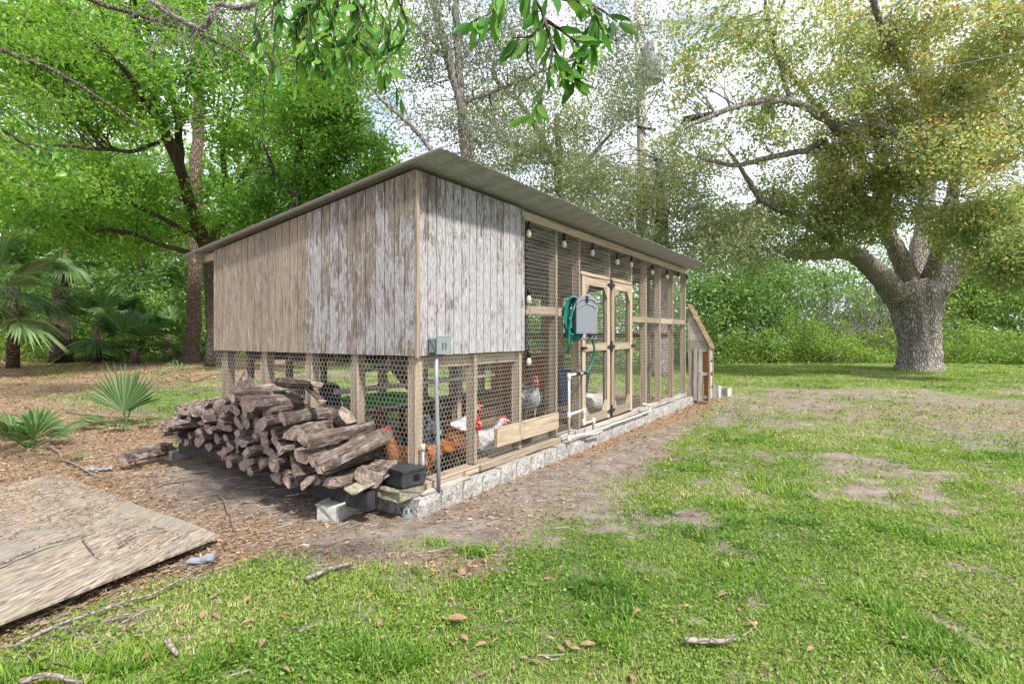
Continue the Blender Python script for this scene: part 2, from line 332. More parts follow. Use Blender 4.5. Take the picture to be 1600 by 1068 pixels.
def leafquads(P, Lg, Wd, flat=0.0, droop=0.0, rng=RNG):
    """diamond leaves, folded a little along the midrib"""
    n = len(P); d = rng.normal(size=(n, 3)); d[:, 2] = d[:, 2]*(1-flat)-droop; d /= np.linalg.norm(d, axis=1, keepdims=True)+1e-9
    q = rng.normal(size=(n, 3)); s = np.cross(d, q); s /= np.linalg.norm(s, axis=1, keepdims=True)+1e-9
    if flat > 0:
        s[:, 2] *= (1-flat); s /= np.linalg.norm(s, axis=1, keepdims=True)+1e-9
    nrm = np.cross(d, s); l = (Lg*rng.uniform(.5, 1.45, n))[:, None]; w = (Wd*rng.uniform(.7, 1.2, n))[:, None]*.5
    a = P; b = P+d*l*.45+s*w+nrm*w*.35; c = P+d*l; e = P+d*l*.45-s*w+nrm*w*.35
    return np.stack([a, b, c, e], 1)
# 2-D value noise
_T = RNG.random((256, 256))
def vn(x, y):
    xi = np.floor(x).astype(int); yi = np.floor(y).astype(int); fx = x-xi; fy = y-yi
    fx = fx*fx*(3-2*fx); fy = fy*fy*(3-2*fy); g = lambda i, j: _T[i % 256, j % 256]
    return (g(xi, yi)*(1-fx)+g(xi+1, yi)*fx)*(1-fy)+(g(xi, yi+1)*(1-fx)+g(xi+1, yi+1)*fx)*fy
def fbm(x, y, o=4):
    r = 0; a = .5; t = 0
    for i in range(o): r = r+a*vn(x*2**i+17*i, y*2**i+31*i); t += a; a *= .55
    return r/t
# ------------------------------------------------------------------ ground
EDGE = [gp(*p)[:2] for p in [(-300, 1068), (0, 1005), (150, 952), (300, 905), (430, 878), (570, 872), (620, 905), (760, 908), (815, 855), (880, 790), (905, 765), (985, 748), (1040, 715), (1060, 680), (1090, 655), (1110, 632), (1145, 618), (1135, 590), (1112, 574)]]
TURF = EDGE+[(EDGE[-1][0]-2, 34), (90, 34), (90, -20), (-12, -20)]
def inpoly(x, y, poly):
    c = np.zeros(x.shape, bool); j = len(poly)-1
    for i in range(len(poly)):
        xi, yi = poly[i]; xj, yj = poly[j]
        k = ((yi > y) != (yj > y)) & (x < (xj-xi)*(y-yi)/(yj-yi+1e-12)+xi); c ^= k; j = i
    return c
def masks(x, y):
    jx = x+(fbm(x*2.2, y*2.2)-.5)*.5; jy = y+(fbm(x*2.2+50, y*2.2)-.5)*.5
    t = np.zeros(x.shape); nr = np.clip((3.6-y)*.5, 0, .25)
    for dx, dy in ((0, 0), (.12, 0), (-.12, 0), (0, .12), (0, -.12)): t += inpoly(jx+dx, jy+dy, TURF)/5
    cu = (x-CX)*UX+(y-CY)*UY; cv = (x-CX)*VX+(y-CY)*VY
    t = np.maximum(t, np.clip((cv-2.75+(jx-x)*1)*2.5, 0, 1)*np.clip((cu-.6)*.7, 0, 1)*np.clip((13-cv)*.3, 0, 1)*1.0)
    p = fbm(x*.9+9, y*.9); q = fbm(x*3.1, y*3.1+5)
    t = np.maximum(t, np.clip((cu-8.0+(jy-y)*2)*1.5, 0, 1)*(cv > -1)*(cv < 14))
    p = p+np.clip((y-12.5)*.12, 0, .3)*(x > 0); q = q+np.clip((y-12.5)*.12, 0, .3)*(x > 0)  # fuller, darker turf beyond, standing in for the oak's shade
    q2 = fbm(x*7.3+3, y*7.3+1)
    g = t*np.clip(1.05-np.clip((.5-p-nr)*3.4, 0, .7)-np.clip((.47-q-nr*.4)*2.6, 0, .65)-np.clip((.48-q2)*3.2, 0, .7), 0, 1)
    # thin turf and leaf fall between the coop and the oak
    def blob(cx, cy, rx, ry, a=0.0):
        dx = x-cx; dy = y-cy; c_, s_ = math.cos(a), math.sin(a)
        return np.exp(-(((dx*c_+dy*s_)/rx)**2+((-dx*s_+dy*c_)/ry)**2)*1.2)
    lit = blob(6.2, 9.0, 4.2, 2.4, -.25)+blob(9.5, 8.5, 5, 2.6)+.5*blob(3.2, 9.6, 1.4, 1.6)
    g = g*(1-np.clip(lit*.6*(.3+1.2*(1-p)), 0, .6))
    # weeds in the bare strip
    for c in ((660, 852, .2, .12), (755, 862, .2, .12), (745, 735, .22, .1), (690, 700, .15, .1), (640, 735, .1, .1)):
        X, Y, _ = gp(c[0], c[1]); g = np.maximum(g, blob(X, Y, c[2], c[3])*q*1.3)
    left = np.clip(1-t, 0, 1)
    g = np.maximum(g, left*np.clip((fbm(x*.8+3, y*.8+70)-.6)*5, 0, .7)*(x < -2.2)*(y > 5))
    sand = blob(-1.7, 4.7, 1.0, 1.0)+blob(-2.6, 5.2, .8, .8)+blob(-.6, 3.45, .9, .45)+blob(.5, 4.8, 1.2, .5, .9)+blob(2, 7, 2.5, .4, 1.0)
    l = np.clip(left*(.85-sand*.75)+lit*.24, 0, 1)*np.clip(.5+p, 0, 1)
    return g, l
def gz(x, y):
    z = (fbm(x*1.4, y*1.4)-.5)*.05+(fbm(x*.3, y*.3+8)-.5)*.08
    u = (x-CX)*UX+(y-CY)*UY; v = (x-CX)*VX+(y-CY)*VY
    near = np.clip(1.2-np.maximum(np.maximum(-u-.1, u-7.4), np.maximum(-v-.1, v-2.7)), 0, 1)
    ply = np.exp(-(((x+3.4)/1.9)**2+((y-3.5)/1.5)**2)**2)
    return z*(1-near*.85)*(1-ply)-.015*ply
def axis(lo, hi, n, c, k):
    t = np.linspace(np.arcsinh((lo-c)/k), np.arcsinh((hi-c)/k), n); return c+k*np.sinh(t)
gx = axis(-120, 120, 330, 0, 4.0); gy = axis(-25, 260, 330, 3.5, 3.0)
GX, GY = np.meshgrid(gx, gy); gg, gl_ = masks(GX, GY); ny, nx = GX.shape
me = bpy.data.meshes.new('ground'); V = np.stack([GX, GY, gz(GX, GY)], -1).reshape(-1, 3)
idx = (np.arange(ny-1)[:, None]*nx+np.arange(nx-1)[None]).ravel(); F = np.stack([idx, idx+1, idx+nx+1, idx+nx], 1)
me.vertices.add(len(V)); me.vertices.foreach_set('co', V.astype(np.float32).ravel())
me.loops.add(F.size); me.loops.foreach_set('vertex_index', F.astype(np.int32).ravel())
me.polygons.add(len(F)); me.polygons.foreach_set('loop_start', np.arange(0, F.size, 4, dtype=np.int32))
me.polygons.foreach_set('use_smooth', np.ones(len(F), bool)); me.update(calc_edges=True)
for nm, A in (('grass', gg), ('litter', gl_)):
    a = me.attributes.new(nm, 'FLOAT', 'POINT'); a.data.foreach_set('value', A.ravel().astype(np.float32))
me.materials.append(M['ground']); go = bpy.data.objects.new('ground', me); COL.objects.link(go); tag(go, kind='structure')
def inside_coop(x, y, m=.12):
    u = (x-CX)*UX+(y-CY)*UY; v = (x-CX)*VX+(y-CY)*VY
    return (u > -m) & (u < 7.3) & (v > -m) & (v < 2.7)
def scatter(n, y0, y1, power=1.0, xr=1.02):
    """ground points in the field of view and a little beyond it, thinning with distance"""
    t = RNG.random(n); Y = y0*(y1/y0)**(t**power); X = RNG.uniform(-xr, xr, n)*Y*1.05
    return X, Y
# lawn: short blades and small round weed leaves
X, Y = scatter(560000, 1.75, 27)
g, _ = masks(X, Y); k = (RNG.random(len(X)) < g*1.05) & ~inside_coop(X, Y); X, Y = X[k], Y[k]; g = g[k]
n = len(X); Z = gz(X, Y); h = RNG.uniform(.007, .024, n)*(1+.06*Y)*(.6+fbm(X*1.7, Y*1.7)*.9); tuft = (fbm(X*2.3+40, Y*2.3) > .64); h = h*np.where(tuft, 1.9, 1)
ang = RNG.uniform(0, 2*math.pi, n); lean = RNG.uniform(.3, 2.2, n)
wd = RNG.uniform(.0018, .0038, n)*(1+.2*Y)
P = np.stack([X, Y, Z-.004], 1); dr = np.stack([np.cos(ang), np.sin(ang), 0*X], 1); sd_ = np.stack([-np.sin(ang), np.cos(ang), 0*X], 1)
tip = P+dr*(h*lean)[:, None]*.8; tip[:, 2] += h
col = np.clip(RNG.normal(.55, .24, n)+(fbm(X*1.1, Y*1.1)-.5)*1.3-.2*tuft, 0, 1)
tag(quads('lawn_grass', np.stack([P-sd_*wd[:, None], P+sd_*wd[:, None], tip], 1), col, 'grass'), 'short patchy green lawn grass', 'grass', kind='stuff')
X, Y = scatter(130000, 1.75, 10); g, _ = masks(X, Y)
cl = fbm(X*1.3+20, Y*1.3); k = (RNG.random(len(X)) < g*np.clip((cl-.38)*4, .15, 1)) & ~inside_coop(X, Y); X, Y = X[k], Y[k]
P = np.stack([X, Y, gz(X, Y)+RNG.uniform(.006, .03, len(X))], 1)
tag(quads('clover_weeds', leafquads(P, .0085+.0028*P[:, 1], .0075+.0025*P[:, 1], flat=.7), np.clip(RNG.normal(.45, .25, len(P)), 0, 1), 'leaf_weed'), 'tiny round leaved weeds among the lawn', 'weeds', kind='stuff')
# leaf litter
X, Y = scatter(150000, 1.8, 26); g, l = masks(X, Y); far = (Y > 16) & (X > -3)
k = (RNG.random(len(X)) < np.clip(l*1.1-g*.25, .012, 1)) & ~inside_coop(X, Y) & ~(far & (RNG.random(len(X)) < .9)); X, Y = X[k], Y[k]
P = np.stack([X, Y, gz(X, Y)+.006+RNG.uniform(0, .012, len(X))], 1); sz = (.02+.0036*Y)*RNG.uniform(.6, 1.3, len(P))
Q = leafquads(P, sz, sz*.42, flat=.72)
tag(quads('leaf_litter', Q, RNG.random(len(P)), 'litter'), 'brown fallen oak leaves covering the bare ground', 'leaf litter', kind='stuff')
# twigs and pine needles
X, Y = scatter(14000, 1.8, 14); g, l = masks(X, Y); k = (RNG.random(len(X)) < np.clip(.9-g*1.2, 0, 1)*np.where((X < -1.4) | (Y > 4.2), 1, .25)) & ~inside_coop(X, Y) & (X < 2); X, Y = X[k], Y[k]; n = len(X)
ang = RNG.normal(.5, .7, n); ln = RNG.uniform(.02, .11, n); wd = RNG.uniform(.0012, .003, n)*(1+.1*Y)
d = np.stack([np.cos(ang)*ln, np.sin(ang)*ln, RNG.uniform(0, .012, n)], 1); s_ = np.stack([-np.sin(ang)*wd, np.cos(ang)*wd, 0*X], 1)
P = np.stack([X, Y, gz(X, Y)+.012], 1); up = np.array([0, 0, .002])
tag(quads('twig_litter', np.concatenate([np.stack([P-s_, P+d*.5+up-s_*.8, P+d, P+s_], 1), np.stack([P-s_-up*2, P+d-up*2, P+d+up, P-s_+up], 1)]), np.tile(RNG.random(n), 2), 'twig'), 'thin dry twigs strewn over the bare ground', 'twigs', kind='stuff')

# ------------------------------------------------------------------ trees
def walk(pts, n=5, j=.03):
    """smooth a limb path"""
    P = [Vector(p) for p in pts]; out = []
    for i in range(len(P)-1):
        p0 = P[max(i-1, 0)]; p1 = P[i]; p2 = P[i+1]; p3 = P[min(i+2, len(P)-1)]
        for k in range(n):
            t = k/n; q = .5*((2*p1)+(-p0+p2)*t+(2*p0-5*p1+4*p2-p3)*t*t+(-p0+3*p1-3*p2+p3)*t**3)
            jj = j*(p2-p1).length; out.append(q+Vector([random.uniform(-jj, jj)*.5 for _ in range(3)]))
    out.append(P[-1]); return out
def lerpr(r, m): return list(np.interp(np.linspace(0, 1, m), np.linspace(0, 1, len(r)), r))
class Tree:
    def __init__(s, name, label, cat, base, group=None, barkm='dark_bark', leafm='leaf_green'):
        s.b = Vector(base); s.e = thing(name, label, cat, base, 0, group); s.nodes = []; s.bark = barkm; s.leaf = leafm; s.cl = []; s.rnd = []
    def limb(s, pts, rad, sides=9, name='limb', jit=.06, sub=5, flute=None):
        P = [p-s.b for p in walk(pts, sub)]; rr = lerpr(rad, len(P))
        m = MB().tube(P, rr, sides, jit, flute=flute); s.nodes += [(p, r) for p, r in zip(P, rr)]
        return m.build(name, s.bark, s.e, True)
    def blob(s, px, py, Y, rx, ry, rY, n, per, sig, tone=0.0):
        c = np.array(at(px, py, Y))-np.array(s.b); r = np.array([rx*Y/FPX, rY, ry*Y/FPX])
        d = RNG.normal(size=(n, 3)); d /= np.linalg.norm(d, axis=1, keepdims=True); C = c+d*r*(RNG.random(n)**.42)[:, None]
        C = C[C[:, 2]+s.b.z > .15]
        q_ = np.array([mnoise.noise(Vector(c_+np.array(s.b))*.85) for c_ in C]); C = C[q_+RNG.normal(0, .08, len(C)) > -.14]
        ct = RNG.normal(tone, .12, len(C))
        sp = np.repeat(RNG.uniform(.55, 1.25, len(C)), per)[:, None]
        pts = np.repeat(C, per, 0)+RNG.normal(size=(len(C)*per, 3))*np.array([sig, sig, sig*.5])*sp; s.cl.append((C, pts, np.repeat(ct, per)))
    def crown(s, L_, W_, twigs=.4, droop=.3, tr=.012, name='crown'):
        P = np.concatenate([c[1] for c in s.cl]); T = np.concatenate([c[2] for c in s.cl]); C = np.concatenate([c[0] for c in s.cl])
        k = P[:, 2]+s.b.z > .05; P = P[k]; T = T[k]
        rnd = np.clip(RNG.normal(.45, .2, len(P))+T, 0, 1)
        o = quads(name, leafquads(P, L_, W_, droop=droop), rnd, s.leaf, s.e)
        if s.nodes and twigs:
            nd = np.array([list(p)+[r] for p, r in s.nodes]); m = MB(); used_ = {}
            for c in C[RNG.random(len(C)) < twigs]:
                dd = np.linalg.norm(nd[:, :3]-c, axis=1); i = int(np.argmin(dd)); a = Vector(nd[i, :3]); b = Vector(c); ln = dd[i]
                if ln > 3.2 or ln < .05 or used_.get(i, 0) > 4: continue
                used_[i] = used_.get(i, 0)+1
                mid = a.lerp(b, .5)+Vector([random.uniform(-.16, .16)*ln for _ in range(3)])+Vector((0, 0, .08*ln))
                r0 = min(nd[i, 3]*.5, tr*(1+ln*.5)); m.tube([a, a.lerp(mid, .5)+Vector([random.uniform(-.05, .05)*ln for _ in range(3)]), mid, b], [r0, r0*.8, r0*.55, r0*.25], 4, caps=False)
            if m.v: m.build('branches', s.bark, s.e, True)['kind'] = 'stuff'
        return o
# the big live oak on the right
T = Tree('live_oak', 'massive live oak with thick grey ridged trunk forking low at the right', 'tree', gp(1435, 580), barkm='oak_bark', leafm='leaf_oak')
fl = lambda th, t: 1+.07*math.sin(3*th+1)+.06*math.sin(5*th+t*3)+.045*math.sin(11*th+t*5)+.03*math.sin(19*th-t*9)+.2*max(0, .25-t)*4*math.sin(4*th+.6)*.6-.16*math.exp(-((th-4.1)/.22)**2)+.1*math.exp(-((th-5.0)/.3)**2-((t-.5)/.15)**2)
T.limb([at(1437, 590, 19.3), at(1436, 560, 19.3), at(1434, 520, 19.3), at(1430, 475, 19.35), at(1428, 440, 19.4)], [.92, .7, .62, .7, .84, .66], 40, 'trunk', .015, 8, fl)
LB = lambda pts, r, s=12: T.limb([at(*p) for p in pts], [q*.8 for q in r], s)
LB([(1400, 462, 19.1), (1378, 432, 18.8), (1345, 405, 18.3), (1318, 393, 17.8), (1270, 400, 17), (1215, 392, 16.5)], [.55, .46, .36, .28, .16, .07])
LB([(1425, 450, 19.3), (1408, 405, 19), (1390, 370, 18.8), (1378, 330, 18.3), (1380, 250, 17.5), (1350, 150, 16.5), (1370, 40, 15.5)], [.5, .36, .34, .26, .2, .14, .06])
LB([(1440, 450, 19.4), (1440, 380, 19.8), (1450, 300, 20), (1458, 180, 20), (1440, 40, 20)], [.55, .4, .32, .25, .12])
LB([(1462, 452, 19.4), (1500, 410, 19), (1560, 368, 18.3), (1640, 318, 17.5), (1720, 260, 17)], [.55, .42, .34, .26, .15])
LB([(1445, 455, 19.3), (1463, 400, 18.6), (1478, 340, 18), (1500, 250, 17.5), (1540, 150, 17)], [.4, .28, .22, .16, .06])
LB([(1385, 330, 18.3), (1360, 270, 17), (1310, 205, 15.5), (1285, 185, 14.5), (1235, 158, 13.5), (1165, 162, 13), (1110, 182, 12.6), (1070, 200, 12.4), (1052, 226, 12.4)], [.22, .18, .15, .13, .11, .09, .07, .05, .02], 10)
LB([(1385, 345, 18.2), (1330, 290, 17), (1290, 225, 16), (1260, 235, 15.5), (1200, 247, 15), (1145, 258, 14.5), (1090, 245, 14)], [.2, .16, .12, .11, .1, .08, .03], 10)
LB([(1330, 395, 18), (1260, 350, 17), (1192, 312, 16), (1165, 275, 15.5), (1130, 225, 15)], [.14, .11, .12, .08, .03], 8)
LB([(1310, 205, 15.5), (1240, 120, 14.5), (1210, 60, 14), (1235, -20, 13.5)], [.12, .09, .06, .04], 8)
LB([(1235, 158, 13.5), (1218, 100, 13), (1200, 30, 12.5), (1190, -40, 12)], [.07, .06, .05, .03], 8)
LB([(1500, 250, 17.5), (1420, 110, 15), (1370, 20, 13), (1360, -60, 12)], [.14, .12, .1, .06], 8)
for a in [(1450, 120, 15, 150, 90, 1.3, 190), (1560, 180, 14, 110, 110, 1.2, 160), (1380, 215, 15.5, 120, 80, 1.3, 150), (1500, 300, 15.5, 130, 70, 1.2, 170), (1290, 320, 16.5, 120, 55, 1.3, 150),
          (1400, 40, 14, 160, 70, 1.2, 110), (1560, 40, 13, 120, 80, 1.2, 100), (1190, 350, 17.5, 90, 50, 1.8, 120), (1600, 330, 16, 70, 60, 2, 100), (1330, 250, 16, 90, 60, 1.5, 110), (1570, 395, 16, 60, 30, 1.2, 60), (1480, 375, 17, 40, 30, .8, 26), (1330, 350, 17, 60, 35, 1, 60), (1600, 400, 14, 60, 50, 1, 100), (1480, 240, 13.5, 90, 60, .8, 80), (1270, 385, 17, 70, 30, 1, 60), (1540, 340, 15, 70, 50, 1, 70)]:
    T.blob(*a[:6], int(a[6]*(1.45 if a[0] > 1320 else 1.2)), 60, .25, .14 if a[1] < 260 else .02)  # upper clumps get lighter leaf tones, as if catching more light
for a in [(1230, 90, 13.5, 110, 90, 1.6, 95), (1120, 60, 13, 90, 80, 1.5, 70), (1150, 215, 14, 110, 60, 1.2, 60), (1250, 190, 14.5, 90, 40, 1.2, 50), (1310, 110, 14, 60, 80, 1.2, 45), (1090, 130, 13, 50, 60, 1.2, 28)]:
    T.blob(*a, 46, .24, .02)
T.crown(.11, .062, .4)
# olive oaks behind the coop
def simple_tree(name, label, cat, px, Y, top, blobs, leafm, barkm, r, Lf, per, sig, group=None, tw=.3, lean=0, base=None, limbs=(), droop=.3):
    b = (at(px, 0, Y)[0], Y, 0); t = Tree(name, label, cat, b, group, barkm, leafm)
    x = b[0]; z = at(px, top, Y)[2]
    t.limb([(x, Y, -.05), (x+lean*.15, Y, z*.25), (x+lean*.5+.1, Y+.1, z*.6), (x+lean, Y, z)], [r*1.25, r, r*.75, r*.35], 10, 'trunk')
    for pts, rr in limbs: t.limb([at(*p) for p in pts], rr, 8)
    for bl in blobs: t.blob(*bl[:7], per, sig, bl[7] if len(bl) > 7 else 0)
    t.crown(Lf, Lf*.5, tw, droop); return t
G2 = 'olive oaks standing behind the coop'
simple_tree('oak_tree', 'dense olive oak whose crown rises beyond the far half of the coop roof', 'tree', 1030, 16.5, 250,
    [(930, 280, 16.5, 70, 60, 1.0, 80, .1), (1160, 320, 16.5, 70, 50, 1.0, 70, .05), (1040, 300, 16, 110, 85, 1.1, 190, .1), (1120, 360, 16, 100, 65, 1.0, 160, .1), (980, 350, 16, 100, 75, 1.0, 150, .1), (1060, 235, 16.5, 60, 45, 1.4, 100, .15), (1190, 400, 17, 60, 35, 1, 60)], 'leaf_olive', 'grey_bark', .3, .11, 46, .3, G2)
simple_tree('oak_tree', 'loose olive oak with sky gaps above the middle of the coop roof', 'tree', 870, 19, 180,
    [(870, 240, 19, 80, 60, 1.8, 120), (830, 180, 18, 90, 70, 1.8, 120), (900, 300, 19, 90, 50, 1.8, 130, .1), (790, 250, 18, 70, 60, 1.5, 90), (940, 210, 19, 60, 80, 1.6, 90), (960, 120, 18, 60, 60, 1.5, 60), (760, 180, 18, 50, 50, 1.2, 40)], 'leaf_olive', 'grey_bark', .22, .115, 52, .3, G2, tw=.8,
    limbs=[([(870, 260, 19), (820, 170, 18.6), (770, 110, 18), (840, 60, 18)], [.14, .1, .08, .03]), ([(872, 300, 19), (920, 250, 18.6), (960, 200, 18)], [.12, .08, .03])])
simple_tree('slender_tree', 'tall slender grey tree with two thin stems rising behind the roof corner', 'tree', 735, 15, 200,
    [(700, 60, 15, 80, 90, 1.2, 110), (740, 150, 15, 80, 70, 1.2, 90), (660, 30, 14, 60, 60, 1, 50), (790, 60, 15, 70, 80, 1.2, 80), (850, 90, 15, 60, 60, 1, 56), (640, 130, 15, 60, 50, 1, 36), (940, 60, 15, 60, 80, 1.2, 90), (1000, 60, 15, 70, 80, 1.2, 90), (990, 170, 15, 40, 50, 1, 30), (690, 200, 15, 60, 40, 1, 26), (780, 200, 15, 60, 40, 1, 30)], 'leaf_grey', 'grey_bark', .17, .1, 42, .3, None, tw=.8, base=None,
    limbs=[([(728, 250, 15), (722, 170, 15), (700, 90, 15), (678, 0, 15), (668, -70, 15)], [.14, .13, .12, .09, .07]), ([(728, 250, 15), (722, 170, 15), (716, 90, 15), (712, 0, 15), (716, -70, 15)], [.14, .13, .11, .08, .06]),
           ([(716, 100, 15), (760, 50, 15), (800, 10, 15)], [.05, .04, .02]), ([(722, 160, 15), (780, 140, 15), (850, 110, 15), (930, 80, 15), (1000, 40, 15)], [.06, .05, .04, .035, .02]), ([(700, 90, 15), (660, 50, 15), (630, 20, 15)], [.05, .04, .02])])
simple_tree('leaning_sapling', 'thin bare sapling leaning left above the near roof corner', 'tree', 720, 12, 330,
    [(600, 150, 12, 50, 40, .7, 20), (640, 190, 12, 40, 30, .6, 12)], 'leaf_grey', 'grey_bark', .05, .075, 22, .22, None, tw=1,
    limbs=[([(718, 330, 12), (680, 245, 12), (640, 195, 12), (595, 155, 12), (560, 110, 12)], [.05, .05, .045, .035, .015]), ([(668, 232, 12), (668, 190, 12), (655, 165, 12)], [.02, .015, .008])])
# left: tall pine, laurel oak, dark evergreen and the trees beyond
T = Tree('pine_tree', 'tall straight pine with reddish plated bark left of the coop', 'tree', gp(297, 567), barkm='pine_bark', leafm='leaf_bright')
T.limb([at(296, 569, 23.9), at(299, 545, 23.9), at(303, 480, 23.9), at(305, 300, 23.9), at(312, 150, 23.9), at(316, -20, 23.9), at(318, -120, 23.9)], [.48, .32, .28, .25, .21, .18, .14], 20, 'trunk', .05, 6)
T.blob(330, -70, 23.5, 160, 60, 3, 150, 40, .4, .1); T.crown(.2, .09, .5)
T = Tree('laurel_oak', 'dark spreading laurel oak with many leaning limbs beside the pine trunk', 'tree', gp(333, 572), barkm='dark_bark', leafm='leaf_bright')
LB = lambda pts, r, s=10: T.limb([at(*p) for p in pts], [q*.68 for q in r], s)
T.limb([at(334, 574, 21.6), at(332, 500, 21.6), at(328, 420, 21.5), at(318, 372, 21.3)], [.32, .24, .23, .28], 12, 'trunk')
LB([(318, 375, 21.3), (300, 330, 20.5), (283, 270, 19.5), (262, 215, 18.5), (240, 150, 17), (215, 60, 16), (205, -40, 15)], [.4, .3, .27, .24, .2, .16, .1])
LB([(290, 290, 20), (270, 225, 18), (235, 170, 16), (195, 110, 14), (130, 40, 12), (80, -10, 11)], [.24, .2, .15, .12, .1, .07])
LB([(283, 270, 19.5), (275, 170, 18), (240, 90, 17), (225, -10, 16)], [.2, .16, .12, .08])
LB([(326, 385, 21.3), (350, 340, 21), (382, 280, 20.5), (404, 235, 20)], [.3, .28, .25, .15])
LB([(345, 360, 21), (352, 290, 20.5), (348, 230, 20), (360, 170, 19.5)], [.2, .17, .12, .06])
LB([(318, 375, 21.3), (270, 350, 20), (220, 325, 19), (170, 305, 18)], [.16, .13, .09, .04])
LB([(325, 400, 21.4), (260, 385, 20), (200, 362, 19), (135, 360, 18)], [.15, .12, .1, .05])
LB([(262, 215, 18.5), (215, 235, 17), (150, 232, 15), (60, 228, 12), (-40, 262, 10)], [.1, .09, .07, .06, .05], 8)
for a in [(120, 120, 15, 150, 100, 2.5, 250), (60, 300, 17, 110, 110, 2.5, 210), (250, 90, 17, 120, 100, 2.2, 170), (200, 330, 20, 110, 80, 2.5, 210), (390, 130, 18, 90, 90, 2, 150), (300, 20, 17, 120, 60, 2, 120), (420, 240, 20, 80, 60, 1.8, 110), (30, 60, 13, 100, 80, 2, 120), (370, 330, 21, 60, 50, 2, 70)]:
    T.blob(*a[:6], int(a[6]*1.2), 40, .33, .1)
T.crown(.185, .085, .3)
T = Tree('evergreen_oak', 'dark branching evergreen oak rising behind the low roof edge', 'tree', (at(470, 0, 17)[0], 17, 0), barkm='dark_bark', leafm='leaf_green')
LB([(475, 540, 17), (470, 400, 17), (462, 300, 17), (470, 220, 17), (480, 130, 17)], [.3, .27, .22, .16, .08])
LB([(464, 310, 17), (430, 270, 16.8), (410, 220, 16.5)], [.14, .1, .05]); LB([(466, 300, 17), (500, 260, 16.8), (530, 200, 16.5)], [.14, .1, .05])
for a in [(500, 200, 16.5, 75, 90, 1.6, 240, -.05), (560, 255, 17, 50, 55, 1.5, 110, .12), (430, 320, 17.5, 80, 60, 1.6, 140, -.2), (520, 90, 15, 80, 60, 1.5, 130, .05), (590, 250, 17, 25, 40, 1, 40, .15), (520, 300, 17.5, 60, 50, 1.5, 90, -.1)]:
    T.blob(*a[:6], int(a[6]*1.4), 42, .28, a[7])
T.crown(.14, .065, .35)
T = Tree('overhanging_oak', 'near oak crown leaning in over the upper left of the photo', 'tree', (-13.5, 10, 0), barkm='dark_bark', leafm='leaf_bright')
T.limb([(-13.5, 10, -.05), (-13.2, 10, 2), (-12.5, 10, 4.5), (-11.5, 9.5, 7)], [.4, .3, .27, .2], 12, 'trunk')
LB([(-260, 120, 9.5), (-60, 75, 9), (60, 100, 8.6), (150, 150, 8.4), (230, 205, 8.3)], [.1, .08, .05, .035, .015], 8)
LB([(-200, 40, 9.5), (40, -20, 9), (200, 20, 8.5), (330, 60, 8.3), (420, 110, 8)], [.1, .08, .05, .035, .015], 8)
for a in [(60, 40, 9, 130, 60, 1.2, 75), (40, 150, 9, 90, 50, 1, 50), (230, 40, 9, 110, 50, 1, 60), (400, 60, 8.5, 100, 60, 1, 60), (560, 40, 8.5, 80, 60, 1, 55), (500, 130, 9, 70, 40, .8, 32), (20, 250, 9, 70, 50, 1, 32), (160, 290, 10, 80, 40, .8, 26)]:
    T.blob(*a[:6], int(a[6]*1.4), 38, .2, .08)
T.crown(.085, .036, .3, tr=.005)
# far woods on the left, each tree with its own trunk and crown
WL = 'trees of the wood on the left'
for i, (px, Y, hgt, wpx, lm, lab) in enumerate([
        (-60, 30, 60, 150, 'leaf_bright', 'pale green leafy tree at the left edge of the wood'),
        (110, 36, 150, 120, 'leaf_bright', 'yellow green tree standing behind the cabbage palm trunk'),
        (215, 33, 230, 110, 'leaf_hedge', 'shady tree between the cabbage palm and the pine'),
        (400, 34, 180, 120, 'leaf_green', 'green tree filling the gap right of the pine'),
        (530, 30, 290, 90, 'leaf_green', 'low bright tree just beyond the low end of the roof')]):
    simple_tree('wood_tree', lab, 'tree', px, Y, hgt+60, [(px, hgt+70, Y, wpx, 120, 3, 230, .12), (px+30, hgt+210, Y-1, wpx, 90, 3, 170, .05), (px-40, 450, Y-1, wpx*.9, 60, 2.5, 90, -.1)], lm, 'dark_bark', .25, .27, 36, .5, WL)
# hedge line on the right
WR = 'trees along the field edge on the right'
for i, (px, Y, top, wpx, lm, lab) in enumerate([
        (1130, 25, 430, 80, 'leaf_hedge', 'dark bushy tree just right of the coop end'),
        (1200, 27, 445, 70, 'leaf_hedge', 'rounded bushy tree second from the coop end'),
        (1290, 30, 430, 60, 'leaf_hedge', 'thin tangled tree with bare lower branches left of the live oak'),
        (1375, 31, 420, 55, 'leaf_hedge', 'vine hung tree close behind the left of the live oak trunk'),
        (1520, 27, 420, 80, 'leaf_weed', 'lime green vine covered tree right of the live oak trunk'),
        (1620, 27, 400, 90, 'leaf_hedge', 'leafy tree at the right edge of the field')]):
    thin = 0.35 if px in (1290, 1375) else 1
    simple_tree('edge_tree', lab, 'tree', px, Y, top, [(px, (top+525)/2-30, Y, wpx*1.15, (530-top)*.68, 2, int(300*thin)), (px+10, 535, Y-1, wpx, 22, 1.5, int(70*thin))], lm, 'dark_bark', .16, .17, 36, .36, WR, tw=.5 if thin == 1 else 1)
